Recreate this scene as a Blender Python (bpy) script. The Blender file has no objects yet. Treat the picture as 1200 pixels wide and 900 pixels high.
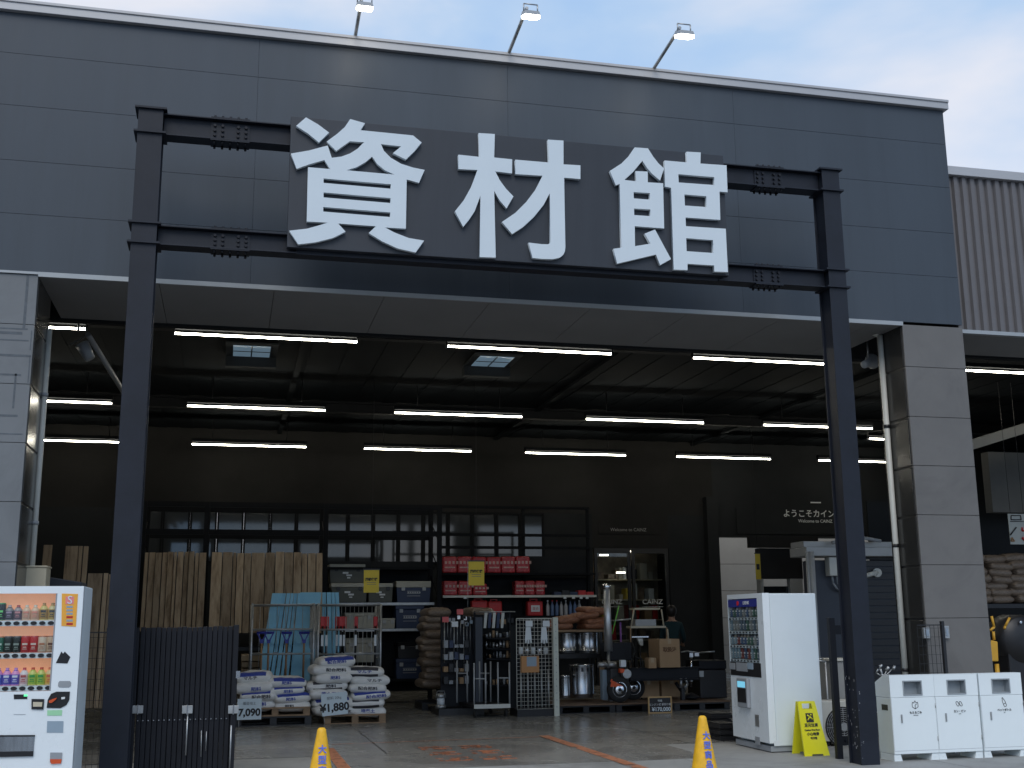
import bpy, bmesh, math, random
import numpy as np
from mathutils import Vector, Matrix
random.seed(7)
R = math.radians
scene = bpy.context.scene
COL = scene.collection
# ------------------------------------------------------------------ camera
EYE = 1.5
F, PSI, TH, RO = 1355.13, .239189, .203982, -.009314
fw = np.array([math.sin(PSI)*math.cos(TH), math.cos(PSI)*math.cos(TH), math.sin(TH)])
r0 = np.array([math.cos(PSI), -math.sin(PSI), 0.]); u0 = np.cross(r0, fw)
rt = r0*math.cos(RO)+u0*math.sin(RO); up = -r0*math.sin(RO)+u0*math.cos(RO)
def _ray(x, y): return fw+rt*(x-600)/F-up*(y-450)/F
def PY(x, y, Y):            # measured point of the photograph on the upright plane at depth Y
    d = _ray(x, y); p = d*Y/d[1]; return (float(p[0]), float(p[2]+EYE))
def PX(x, y, X):            # ... on the upright plane at side distance X -> (Y, Z)
    d = _ray(x, y); p = d*X/d[0]; return (float(p[1]), float(p[2]+EYE))
def PZ(x, y, Z=0.):
    d = _ray(x, y); p = d*(Z-EYE)/d[2]; return (float(p[0]), float(p[1]))
cd = bpy.data.cameras.new('camera'); cam = bpy.data.objects.new('camera', cd); COL.objects.link(cam)
cd.sensor_width = 36; cd.lens = 36*F/1200; cd.clip_end = 2000
cam.matrix_world = Matrix(((rt[0], up[0], -fw[0], 0), (rt[1], up[1], -fw[1], 0), (rt[2], up[2], -fw[2], EYE), (0, 0, 0, 1)))
scene.camera = cam
# ------------------------------------------------------------------ materials
MATS = {}
def mat(name, col, rough=.6, metal=0., var=.12, scale=3., bump=0., emit=0., spec=.5, stretch=None, coat=0., fine=None):
    if name in MATS: return MATS[name]
    m = bpy.data.materials.new(name); m.use_nodes = True; nt = m.node_tree; b = nt.nodes['Principled BSDF']
    b.inputs['Roughness'].default_value = rough; b.inputs['Metallic'].default_value = metal
    b.inputs['Specular IOR Level'].default_value = spec; b.inputs['Coat Weight'].default_value = coat
    c = (*col, 1); b.inputs['Base Color'].default_value = c
    if var or bump:
        tc = nt.nodes.new('ShaderNodeTexCoord'); mp = nt.nodes.new('ShaderNodeMapping'); nt.links.new(tc.outputs['Object'], mp.inputs[0])
        if stretch: mp.inputs['Scale'].default_value = stretch
        n = nt.nodes.new('ShaderNodeTexNoise'); n.inputs['Scale'].default_value = scale; n.inputs['Detail'].default_value = 7; n.inputs['Roughness'].default_value = .62
        nt.links.new(mp.outputs[0], n.inputs['Vector'])
        rp = nt.nodes.new('ShaderNodeValToRGB'); rp.color_ramp.elements[0].position = .3; rp.color_ramp.elements[1].position = .7
        rp.color_ramp.elements[0].color = (*[max(0, v*(1-var)) for v in col], 1); rp.color_ramp.elements[1].color = (*[min(1, v*(1+var)) for v in col], 1)
        nt.links.new(n.outputs['Fac'], rp.inputs[0]); nt.links.new(rp.outputs[0], b.inputs['Base Color'])
        mr = nt.nodes.new('ShaderNodeMapRange'); mr.inputs['To Min'].default_value = max(.03, rough-.08); mr.inputs['To Max'].default_value = min(1, rough+.1)
        nt.links.new(n.outputs['Fac'], mr.inputs['Value']); nt.links.new(mr.outputs[0], b.inputs['Roughness'])
        if bump:
            bp = nt.nodes.new('ShaderNodeBump'); bp.inputs['Strength'].default_value = bump; bp.inputs['Distance'].default_value = .01
            n2 = nt.nodes.new('ShaderNodeTexNoise'); n2.inputs['Scale'].default_value = fine or scale*12; n2.inputs['Detail'].default_value = 5
            nt.links.new(mp.outputs[0], n2.inputs['Vector']); nt.links.new(n2.outputs['Fac'], bp.inputs['Height']); nt.links.new(bp.outputs[0], b.inputs['Normal'])
    if emit:
        b.inputs['Emission Color'].default_value = c; b.inputs['Emission Strength'].default_value = emit
    MATS[name] = m; return m
M = dict(
 clad=mat('slate_blue_cladding', (.053, .067, .085), .5, 0, .09, 1.1, .04, spec=.4, stretch=(1.6, 1.6, .22)), cap=mat('pale_coping_metal', (.45, .45, .46), .45, .2, .05, 1.),
 trim=mat('white_trim', (.36, .38, .39), .4, .3, .04), soffit=mat('grey_soffit_board', (.2, .2, .2), .8, 0, .06, 1.5),
 tile=mat('warm_grey_pillar_panel', (.145, .138, .13), .5, 0, .1, 1.2, .05), tileL=mat('cool_grey_pillar_panel', (.17, .182, .192), .5, 0, .08, 1.1, .05),
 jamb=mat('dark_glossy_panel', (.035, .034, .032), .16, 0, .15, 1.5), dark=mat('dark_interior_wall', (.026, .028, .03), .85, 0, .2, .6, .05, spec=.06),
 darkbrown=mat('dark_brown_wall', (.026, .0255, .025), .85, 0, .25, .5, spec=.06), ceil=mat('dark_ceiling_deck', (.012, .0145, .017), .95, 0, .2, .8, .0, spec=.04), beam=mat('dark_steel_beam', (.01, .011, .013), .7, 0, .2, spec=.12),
 gantry=mat('charcoal_blue_paint', (.011, .014, .023), .5, .0, .2, 2.5, .05, spec=.35), board=mat('sign_board_charcoal', (.026, .031, .041), .5, 0, .06, 1.), white=mat('white_letter_face', (.68, .75, .79), .35, 0, .02),
 corr=mat('corrugated_brown_grey', (.15, .14, .14), .45, .3, .06), bolt=mat('bolt_steel', (.02, .02, .024), .4, .6, .1),
 vend=mat('white_machine_enamel', (.8, .85, .87), .28, 0, .025, 2., coat=.3), vside=mat('machine_side_enamel', (.72, .78, .8), .3, 0, .04, 1.5), vgrey=mat('grey_plastic', (.3, .32, .34), .4, 0, .08), black=mat('black_plastic', (.012, .012, .014), .4, 0, .2), blackm=mat('black_paint', (.007, .008, .012), .5, .0, .25, 4, spec=.3),
 glass=mat('dark_glass', (.02, .025, .03), .04, 0, 0, spec=1.), steel=mat('brushed_steel', (.5, .52, .54), .22, .95, .12, 2, stretch=(14, 14, 1)), galv=mat('galvanised_steel', (.42, .43, .43), .42, .8, .2, 12), chrome=mat('bright_chrome', (.75, .77, .8), .12, 1, .03),
 bin=mat('pale_bin_enamel', (.8, .86, .87), .3, 0, .03, 1.5, coat=.2), yellow=mat('cone_yellow', (.86, .46, .015), .45, 0, .16, 14), lemon=mat('lemon_plastic', (.75, .7, .02), .35, 0, .05), poster=mat('poster_yellow', (.62, .46, .04), .6, 0, .05),
 red=mat('red_plastic', (.5, .02, .02), .4, 0, .12), orange=mat('orange_paint', (.65, .09, .02), .35, 0, .1), blue=mat('blue_plastic', (.02, .03, .3), .35, 0, .1), navy=mat('navy_plastic', (.02, .035, .085), .45, 0, .1), green=mat('olive_plastic', (.08, .085, .07), .5, 0, .1), lid=mat('beige_plastic', (.4, .39, .33), .5, 0, .08),
 foam=mat('sky_blue_foam', (.3, .62, .8), .75, 0, .07, 5, .1), pipe=mat('ivory_pipe', (.6, .6, .55), .4, 0, .06), beige=mat('beige_box_paint', (.55, .49, .36), .5, 0, .06), shaft=mat('wooden_shaft', (.3, .17, .08), .5, 0, .15),
 sack=mat('white_woven_sack', (.8, .79, .76), .55, 0, .08, 6, .35, fine=40), sackblue=mat('blue_print', (.03, .06, .33), .5, 0, .15, 30), sackdark=mat('dark_print', (.05, .05, .06), .6, 0, .1), brown=mat('brown_sack_film', (.2, .15, .11), .3, 0, .45, 8, .6, fine=25), rust=mat('red_brown_sack', (.3, .13, .07), .45, 0, .45, 7, .5, fine=25),
 card=mat('corrugated_cardboard', (.36, .235, .13), .8, 0, .1, 4, .08), cardp=mat('cardboard_print', (.12, .06, .03), .8, 0, .1), paper=mat('white_paper', (.72, .76, .78), .6, 0, .02), ink=mat('black_ink', (.02, .02, .022), .6, 0, 0), inkgrey=mat('grey_ink', (.12, .14, .15), .6, 0, 0), rubber=mat('black_rubber', (.018, .018, .018), .8, 0, .2, 9, .2), wood=mat('pallet_wood', (.3, .2, .12), .75, 0, .3, 3, .2, stretch=(1, 6, 6)), deck=mat('dark_plywood', (.14, .085, .05), .6, 0, .3, 2, .2, stretch=(1, 6, 6)),
 shirt=mat('dark_teal_shirt', (.004, .03, .04), .8, 0, .1), trousers=mat('dark_trousers', (.015, .015, .018), .8, 0, .1), skin=mat('skin', (.45, .26, .18), .5, 0, .05), hair=mat('black_hair', (.01, .008, .008), .5, 0, .2), gold=mat('tool_yellow', (.6, .33, .03), .4, 0, .1), siding=mat('beige_siding', (.36, .34, .3), .6, 0, .1, .8), greysteel=mat('pale_grey_paint', (.38, .39, .39), .45, .2, .1), navywall=mat('navy_wall_panel', (.04, .048, .065), .5, 0, .12, .8), foil=mat('silver_foil', (.6, .6, .6), .25, .8, .3, 30),
 tube=mat('lit_fluorescent_tube', (1., .95, .8), .5, 0, 0, emit=28), flood=mat('lit_flood_lens', (1., .93, .8), .5, 0, 0, emit=12), whiteink=mat('white_print', (.7, .72, .72), .5, 0, 0), greenlit=mat('green_indicator', (.1, .9, .3), .4, 0, 0, emit=1.), sticker=mat('green_sticker', (.35, .68, .4), .5, 0, .05), bluegrey=mat('blue_grey_sticker', (.28, .36, .43), .5, 0, .05), purple=mat('purple_plastic', (.2, .08, .3), .4, 0, .1), lime=mat('lime_plastic', (.2, .6, .1), .4, 0, .1))
def ramp_noise_mat(name, cols, scale, stretch, rough, bump=.2, wave=0, fine=60):
    m = bpy.data.materials.new(name); m.use_nodes = True; nt = m.node_tree; b = nt.nodes['Principled BSDF']; b.inputs['Roughness'].default_value = rough
    tc = nt.nodes.new('ShaderNodeTexCoord'); mp = nt.nodes.new('ShaderNodeMapping'); mp.inputs['Scale'].default_value = stretch; nt.links.new(tc.outputs['Object'], mp.inputs[0])
    oi = nt.nodes.new('ShaderNodeObjectInfo'); ad = nt.nodes.new('ShaderNodeVectorMath'); ad.operation = 'ADD'
    ml = nt.nodes.new('ShaderNodeMath'); ml.operation = 'MULTIPLY'; ml.inputs[1].default_value = 37; nt.links.new(oi.outputs['Random'], ml.inputs[0])
    nt.links.new(mp.outputs[0], ad.inputs[0]); nt.links.new(ml.outputs[0], ad.inputs[1])
    n = nt.nodes.new('ShaderNodeTexNoise'); n.inputs['Scale'].default_value = scale; n.inputs['Detail'].default_value = 8; n.inputs['Roughness'].default_value = .65; nt.links.new(ad.outputs[0], n.inputs['Vector'])
    rp = nt.nodes.new('ShaderNodeValToRGB'); e = rp.color_ramp.elements; e[0].position = .28; e[0].color = (*cols[0], 1); e[1].position = .72; e[1].color = (*cols[-1], 1)
    if len(cols) > 2: x = e.new(.5); x.color = (*cols[1], 1)
    nt.links.new(n.outputs['Fac'], rp.inputs[0])
    hs = nt.nodes.new('ShaderNodeHueSaturation'); mr = nt.nodes.new('ShaderNodeMapRange'); mr.inputs['To Min'].default_value = .72; mr.inputs['To Max'].default_value = 1.2
    nt.links.new(oi.outputs['Random'], mr.inputs['Value']); nt.links.new(mr.outputs[0], hs.inputs['Value']); nt.links.new(rp.outputs[0], hs.inputs['Color']); nt.links.new(hs.outputs[0], b.inputs['Base Color'])
    bp = nt.nodes.new('ShaderNodeBump'); bp.inputs['Strength'].default_value = bump; bp.inputs['Distance'].default_value = .01
    n2 = nt.nodes.new('ShaderNodeTexNoise'); n2.inputs['Scale'].default_value = fine; nt.links.new(ad.outputs[0], n2.inputs['Vector']); nt.links.new(n2.outputs['Fac'], bp.inputs['Height']); nt.links.new(bp.outputs[0], b.inputs['Normal'])
    MATS[name] = m; return m
M['lumber'] = ramp_noise_mat('weathered_softwood', [(.15, .1, .055), (.38, .28, .18), (.48, .38, .255)], 2.2, (5, 5, .5), .75)
M['concrete'] = ramp_noise_mat('polished_concrete_floor', [(.175, .168, .152), (.225, .218, .2), (.275, .268, .246)], .35, (1, 1, 1), .25, .04, fine=8)
M['apron'] = ramp_noise_mat('rough_concrete_apron', [(.2, .2, .195), (.255, .255, .245), (.3, .3, .29)], .6, (1, 1, 1), .7, .3)
M['asphalt'] = ramp_noise_mat('asphalt', [(.04, .04, .042), (.06, .06, .062)], 1.2, (1, 1, 1), .9, .6)
def stain(m, amt, sc, st=(1, 1, 1)):
    nt = m.node_tree; b = nt.nodes['Principled BSDF']; src = b.inputs['Base Color'].links[0].from_socket; tc = nt.nodes.new('ShaderNodeTexCoord'); n = nt.nodes.new('ShaderNodeTexNoise'); n.inputs['Scale'].default_value = sc; n.inputs['Detail'].default_value = 9; n.inputs['Roughness'].default_value = .7; n.inputs['Distortion'].default_value = 1.2
    mp = nt.nodes.new('ShaderNodeMapping'); mp.inputs['Scale'].default_value = st; nt.links.new(tc.outputs['Object'], mp.inputs[0]); nt.links.new(mp.outputs[0], n.inputs['Vector']); r = nt.nodes.new('ShaderNodeValToRGB'); r.color_ramp.elements[0].position = .36; r.color_ramp.elements[0].color = (amt, amt, amt, 1); r.color_ramp.elements[1].position = .52; r.color_ramp.elements[1].color = (1, 1, 1, 1); nt.links.new(n.outputs['Fac'], r.inputs[0])
    mx = nt.nodes.new('ShaderNodeMix'); mx.data_type = 'RGBA'; mx.blend_type = 'MULTIPLY'; mx.inputs[0].default_value = 1; nt.links.new(src, mx.inputs[6]); nt.links.new(r.outputs[0], mx.inputs[7]); nt.links.new(mx.outputs[2], b.inputs['Base Color'])
    mr = nt.nodes.new('ShaderNodeMapRange'); b0 = b.inputs['Roughness'].default_value; mr.inputs['To Min'].default_value = max(.08, b0-.14); mr.inputs['To Max'].default_value = b0+.14; nt.links.new(n.outputs['Fac'], mr.inputs['Value']); nt.links.new(mr.outputs[0], b.inputs['Roughness'])
stain(M['concrete'], .74, .55); stain(M['apron'], .72, .8); stain(M['clad'], .92, 1., (2.4, 2.4, .16)); stain(M['board'], .85, 1., (3, 3, .3)); stain(M['tile'], .85, 1.1); stain(M['tileL'], .88, 1.1); stain(M['gantry'], .75, 2.2)
def worn_paint(name, col, thr):
    m = bpy.data.materials.new(name); m.use_nodes = True; nt = m.node_tree; b = nt.nodes['Principled BSDF']; b.inputs['Roughness'].default_value = .6; b.inputs['Base Color'].default_value = (*col, 1)
    tc = nt.nodes.new('ShaderNodeTexCoord'); n = nt.nodes.new('ShaderNodeTexNoise'); n.inputs['Scale'].default_value = 7; n.inputs['Detail'].default_value = 9; n.inputs['Roughness'].default_value = .7
    nt.links.new(tc.outputs['Object'], n.inputs['Vector']); mr = nt.nodes.new('ShaderNodeMapRange'); mr.inputs['From Min'].default_value = thr; mr.inputs['From Max'].default_value = thr+.07
    nt.links.new(n.outputs['Fac'], mr.inputs['Value']); nt.links.new(mr.outputs[0], b.inputs['Alpha']); MATS[name] = m; return m
M['line'] = worn_paint('worn_orange_line_paint', (.42, .16, .08), .38); M['mark'] = worn_paint('badly_worn_orange_paint', (.4, .13, .055), .47)
def clear_glass(name, refl):
    m = bpy.data.materials.new(name); m.use_nodes = True; nt = m.node_tree; nt.nodes.remove(nt.nodes['Principled BSDF']); o = nt.nodes['Material Output']
    a = nt.nodes.new('ShaderNodeBsdfTransparent'); a.inputs[0].default_value = (.93, .95, .95, 1); g = nt.nodes.new('ShaderNodeBsdfGlossy'); g.inputs['Roughness'].default_value = .02; lw = nt.nodes.new('ShaderNodeLayerWeight'); lw.inputs[0].default_value = .12; f = nt.nodes.new('ShaderNodeMath'); f.operation = 'MULTIPLY_ADD'; f.inputs[1].default_value = .5; f.inputs[2].default_value = refl-1.46 if refl > 1.46 else .03; nt.links.new(lw.outputs['Facing'], f.inputs[0]); mx = nt.nodes.new('ShaderNodeMixShader')
    nt.links.new(f.outputs[0], mx.inputs[0]); nt.links.new(a.outputs[0], mx.inputs[1]); nt.links.new(g.outputs[0], mx.inputs[2]); nt.links.new(mx.outputs[0], o.inputs[0]); MATS[name] = m; return m
M['doorglass'] = clear_glass('door_glass', 1.5); M['showglass'] = clear_glass('display_glass', 1.4)
# ------------------------------------------------------------------ mesh builder
class MB:
    def __init__(s): s.bm = bmesh.new(); s.mi = 0
    def _f(s, vs, smooth=False):
        try: f = s.bm.faces.new(vs)
        except ValueError: return None
        f.material_index = s.mi; f.smooth = smooth; return f
    def bx(s, x0, x1, y0, y1, z0, z1):
        if x0 > x1: x0, x1 = x1, x0
        if y0 > y1: y0, y1 = y1, y0
        if z0 > z1: z0, z1 = z1, z0
        v = [s.bm.verts.new(p) for p in ((x0,y0,z0),(x1,y0,z0),(x1,y1,z0),(x0,y1,z0),(x0,y0,z1),(x1,y0,z1),(x1,y1,z1),(x0,y1,z1))]
        for q in ((3,2,1,0),(4,5,6,7),(0,1,5,4),(1,2,6,5),(2,3,7,6),(3,0,4,7)): s._f([v[i] for i in q])
        return s
    def c(s, x, y, z, sx, sy, sz): return s.bx(x-sx/2, x+sx/2, y-sy/2, y+sy/2, z-sz/2, z+sz/2)
    def hexa(s, P):
        v = [s.bm.verts.new(p) for p in P]
        for q in ((3,2,1,0),(4,5,6,7),(0,1,5,4),(1,2,6,5),(2,3,7,6),(3,0,4,7)): s._f([v[i] for i in q])
        return s
    def cyl(s, p0, p1, r0, r1=None, seg=12, caps=True, smooth=True):
        p0 = Vector(p0); p1 = Vector(p1); r1 = r0 if r1 is None else r1; d = (p1-p0).normalized()
        a = d.orthogonal().normalized(); b = d.cross(a)
        A = [s.bm.verts.new(p0+(a*math.cos(t)+b*math.sin(t))*r0) for t in [2*math.pi*i/seg for i in range(seg)]]
        B = [s.bm.verts.new(p1+(a*math.cos(t)+b*math.sin(t))*r1) for t in [2*math.pi*i/seg for i in range(seg)]]
        for i in range(seg): s._f([A[i], A[(i+1) % seg], B[(i+1) % seg], B[i]], smooth)
        if caps: s._f(A[::-1]); s._f(B)
        return s
    def tube(s, pts, r, seg=8):
        for a, b in zip(pts, pts[1:]): s.cyl(a, b, r, r, seg)
        return s
    def lathe(s, prof, o=(0, 0, 0), seg=20, axis='z', smooth=True, ang=(0, 360)):
        rings = []
        for r, h in prof:
            ring = []
            for i in range(seg):
                t = 2*math.pi*i/seg; x, y, z = r*math.cos(t), r*math.sin(t), h
                if axis == 'x': x, y, z = h, x, y
                if axis == 'y': x, y, z = x, h, y
                ring.append(s.bm.verts.new((o[0]+x, o[1]+y, o[2]+z)))
            rings.append(ring)
        for A, B in zip(rings, rings[1:]):
            for i in range(seg): s._f([A[i], A[(i+1) % seg], B[(i+1) % seg], B[i]], smooth)
        s._f(rings[0][::-1]); s._f(rings[-1]); return s
    def prism(s, pts, a, b, axis='y'):   # 2D outline extruded
        def q(p, h): return (p[0], h, p[1]) if axis == 'y' else ((h, p[0], p[1]) if axis == 'x' else (p[0], p[1], h))
        A = [s.bm.verts.new(q(p, a)) for p in pts]; B = [s.bm.verts.new(q(p, b)) for p in pts]; n = len(pts)
        s._f(A); s._f(B[::-1])
        for i in range(n): s._f([A[(i+1) % n], A[i], B[i], B[(i+1) % n]])
        return s
    def build(s, name, m, parent=None, world=False, bevel=0., loc=None, rot=None):
        bmesh.ops.recalc_face_normals(s.bm, faces=s.bm.faces)
        if world and parent is not None:
            o = Vector((0, 0, 0)); p = parent
            while p is not None: o += p.location; p = p.parent
            bmesh.ops.translate(s.bm, verts=s.bm.verts, vec=-o)
        me = bpy.data.meshes.new(name); s.bm.to_mesh(me); s.bm.free()
        for mm in (m if isinstance(m, (list, tuple)) else [m]): me.materials.append(M[mm] if isinstance(mm, str) else mm)
        ob = bpy.data.objects.new(name, me); COL.objects.link(ob); ob.parent = parent
        if loc: ob.location = loc
        if rot: ob.rotation_euler = rot
        if bevel:
            bv = ob.modifiers.new('b', 'BEVEL'); bv.width = bevel; bv.segments = 2; bv.limit_method = 'ANGLE'; bv.angle_limit = R(40)
        return ob
def tag(o, label=None, cat=None, group=None, kind=None):
    if label: o['label'] = label
    if cat: o['category'] = cat
    if group: o['group'] = group
    if kind: o['kind'] = kind
    return o
def thing(name, label, cat, loc=(0, 0, 0), rz=0, group=None):
    o = bpy.data.objects.new(name, None); o.empty_display_size = .1; COL.objects.link(o); o.location = loc; o.rotation_euler = (0, 0, rz)
    return tag(o, label, cat, group)
def dup(o, loc=None, rz=None, label=None, parent=None, scale=None):
    c = o.copy(); COL.objects.link(c); c.parent = parent
    for ch in list(o.children): dup(ch, parent=c)
    if loc: c.location = loc
    if rz is not None: c.rotation_euler = (0, 0, rz)
    if label: c['label'] = label
    if scale: c.scale = scale
    return c
def text(s, size, loc, m, parent, name='lettering', rot=(R(90), 0, 0), off=0., ext=.0012, align='CENTER', world=True, sx=1., lab=None):
    cu = bpy.data.curves.new('t', 'FONT'); cu.body = s; cu.size = size; cu.extrude = ext; cu.offset = off; cu.align_x = align; cu.align_y = 'CENTER'; cu.resolution_u = 3
    o = bpy.data.objects.new('t', cu); COL.objects.link(o); bpy.context.view_layer.update()
    me = bpy.data.meshes.new_from_object(o.evaluated_get(bpy.context.evaluated_depsgraph_get())); bpy.data.objects.remove(o); bpy.data.curves.remove(cu)
    me.materials.clear(); me.materials.append(M[m] if isinstance(m, str) else m)
    ob = bpy.data.objects.new(name, me); COL.objects.link(ob); ob.parent = parent; ob.rotation_euler = rot; ob.scale = (sx, 1, 1)
    p = Vector(loc)
    if world:
        q = parent
        while q is not None: p -= q.location; q = q.parent
    ob.location = p
    return ob
def outline(splines, y, depth, name, m, parent):    # outline with holes -> thick face
    cu = bpy.data.curves.new('o', 'CURVE'); cu.dimensions = '2D'; cu.fill_mode = 'BOTH'; cu.extrude = depth/2
    for pts in splines:
        sp = cu.splines.new('POLY'); sp.points.add(len(pts)-1); sp.use_cyclic_u = True
        for i, (a, b) in enumerate(pts): sp.points[i].co = (a, b, 0, 1)
    o = bpy.data.objects.new('o', cu); COL.objects.link(o); bpy.context.view_layer.update()
    me = bpy.data.meshes.new_from_object(o.evaluated_get(bpy.context.evaluated_depsgraph_get())); bpy.data.objects.remove(o); bpy.data.curves.remove(cu)
    me.transform(Matrix(((1, 0, 0, 0), (0, 0, -1, y), (0, 1, 0, 0), (0, 0, 0, 1)))); me.materials.clear(); me.materials.append(M[m])
    q = parent; off = Vector((0, 0, 0))
    while q is not None: off += q.location; q = q.parent
    me.transform(Matrix.Translation(-off))
    ob = bpy.data.objects.new(name, me); COL.objects.link(ob); ob.parent = parent; return ob
ORD = ['first', 'second', 'third', 'fourth', 'fifth', 'sixth', 'seventh', 'eighth', 'ninth', 'tenth', 'eleventh', 'twelfth', 'thirteenth', 'fourteenth', 'fifteenth', 'sixteenth']
def rr(a, b): return random.uniform(a, b)
# ------------------------------------------------------------------ ground
FY = 12.5                      # facade plane
tag(MB().bx(-300, 300, -200, 400, -.3, 0).build('ground', 'asphalt'), kind='structure')
b = MB()
for i in range(-6, 12):
    for j in range(3): b.bx(i*2.5+.006, (i+1)*2.5-.006, 6.8+j*2.45+.006, 6.8+(j+1)*2.45-.006, .0, .004)
tag(b.build('pavement', 'apron'), kind='structure')
tag(MB().bx(-12, 26, 14.156, 40, 0, .005).bx(1.0, 5.35, 12.6, 14.156, 0, .0085).build('floor', 'concrete'), kind='structure')
b = MB()
for yj in (14.17, 17.9, 21.6): b.bx(-12, 24, yj-.006, yj+.006, .0056, .0066)
for xj in (-1.9, 1.9, 5.7, 9.5): b.bx(xj-.006, xj+.006, 14.18, 27.5, .007, .0078)
tag(b.build('floor_joints', 'black'), kind='structure')
b = MB()
def strip(p0, p1, w, z=.0125):
    a = Vector((*p0, 0)); c = Vector((*p1, 0)); d = (c-a).normalized(); n = Vector((-d.y, d.x, 0))*w/2
    v = [b.bm.verts.new((q.x, q.y, z)) for q in (a-n, c-n, c+n, a+n)]; b._f(v)
strip((4.28, 10.2), (4.22, 15.7), .14); strip((1.27, 10.2), (1.28, 15.0), .14)
strip((1.36, 15.45), (4.1, 15.55), .035, .0125)
tag(b.build('painted_lines', 'line'), kind='structure')
b = MB(); random.seed(3)
for cx in (2.55, 3.05):
    for k in range(3):
        yy = 13.2+k*.62
        b.bx(cx-.19, cx+.19, yy, yy+.12, .0095, .0125); b.bx(cx-.19, cx+.19, yy+.25, yy+.33, .0095, .0125); b.bx(cx-.05, cx+.07, yy+.12, yy+.25, .0095, .0125)
tag(b.build('painted_marking', 'mark'), kind='structure')
# ------------------------------------------------------------------ main building
XL, XR, XE = -2.06, 8.09, 8.95; ZL, ZT = 5.14, 8.0
bld = thing('store_building', 'large slate blue hardware store building with wide open bay and grey pillars', 'building', (0, FY, 0))
def part(mb, n, m, world=True, **k): return mb.build(n, m, k.pop('parent', bld), world=world, **k)
part(MB().bx(-14, XE-.01, FY+.03, FY+.33, ZL+.03, ZT+.08), 'facade_backing', 'black')
zs = [ZL+.02, PY(60, 253, FY)[1], PY(60, 191, FY)[1], PY(60, 127, FY)[1], PY(60, 66.5, FY)[1], ZT+.09]
x302, x860 = PY(301, 130, FY)[0], PY(861, 160, FY)[0]
xs = [-14, x302-(x860-x302)*.5-3, x302, (x302+x860)/2, x860, XE]
xs = [-14., x302-3.9*2, x302-3.9, x302, (x302+x860)/2, x860, XE]
b = MB()
for i in range(len(xs)-1):
    for j in range(len(zs)-1): b.bx(xs[i]+.001, xs[i+1]-.001, FY, FY+.03, zs[j]+.0018, zs[j+1]-.0018)
part(b, 'facade_cladding', 'clad', bevel=.001)
part(MB().bx(XE-.01, XE+.02, FY+.033, 27.9, 6.45, ZT+.09), 'end_cladding', 'clad')
ztc = PY(1103, 130, FY)[1]
part(MB().bx(-14, XE+.05, FY-.06, FY+.34, zs[-1], zs[-1]+.115).bx(-14, XE+.05, FY-.075, FY-.06, zs[-1]+.09, zs[-1]+.125), 'coping', 'cap', bevel=.004)
part(MB().bx(XL, XR, FY-.025, FY+.0, ZL-.035, ZL+.016).bx(-14, XL, FY-.02, FY-.0, ZL-.01, ZL+.016), 'lintel_trim', 'trim')
# soffit boards
b = MB(); x = XL
while x < XR-.1:
    x1 = min(x+1.215, XR); b.bx(x+.003, x1-.003, FY+.003, FY+1.72, ZL-.03, ZL+.0); x = x1
part(b, 'soffit', 'soffit'); part(MB().bx(XL-3, XR+2, FY+1.72, FY+1.8, ZL-.06, 6.0), 'soffit_edge', 'dark'); 
# pillars
def pillar(x0, x1, m, nm, rows):
    b = MB(); 
    for z0, z1 in rows:
        for a, c in ((x0, x1),) if x1-x0 < 1.5 else ((x0, x0+2.4), (x0+2.4, x1)): b.bx(a+.003, c-.003, FY+.0, FY+.03, z0+.003, z1-.003)
    part(b, nm, m, bevel=.002)
zr = [0]+[PY(1140, y, FY)[1] for y in (724, 662, 604, 547, 490.5, 433)]+[ZL-.012]
pr_ = list(zip(zr, zr[1:])); pillar(XR, XE, 'tile', 'pillar_facing', pr_); pillar(-14, XL, 'tileL', 'pillar_facing', pr_)
part(MB().bx(XR+.006, XE-.006, FY+.03, FY+.62, 0, ZL-.031), 'pillar_core', 'black'); part(MB().bx(-14, XL-.006, FY+.03, FY+.9, 0, ZL-.031), 'pillar_core', 'black')
for xj, dj in ((XR, .6), (XL, .88)):
    b = MB()
    for z0, z1 in pr_: b.bx(xj-.006, xj+.006, FY+.034, FY+dj, z0+.004, z1-.024)
    part(b, 'jamb_panel', 'jamb', bevel=.002)
# ghost marks of an old sign on the left pillar
b = MB()
def gl(x0, y0, x1, y1, t=.016):
    a = PY(x0, y0, FY); c = PY(x1, y1, FY); b.bx(min(a[0], c[0])-t/2, max(a[0], c[0])+t/2, FY-.0015, FY+.001, min(a[1], c[1])-t/2, max(a[1], c[1])+t/2)
for q in ((0, 384, 32, 386), (0, 389, 25, 391), (0, 398, 33, 399), (0, 416, 35, 417), (0, 438, 24, 440), (18, 438, 16, 478), (37, 388, 35.6, 410), (35, 418, 33, 448), (0, 486, 20, 488), (32, 320, 29, 384), (0, 508, 26, 509)): gl(*q, t=.02 if q[1] in (389, 416) else .01)
part(b, 'sign_ghost_marks', mat('old_adhesive_marks', (.1, .115, .13), .7, 0, .25, 12))
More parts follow.
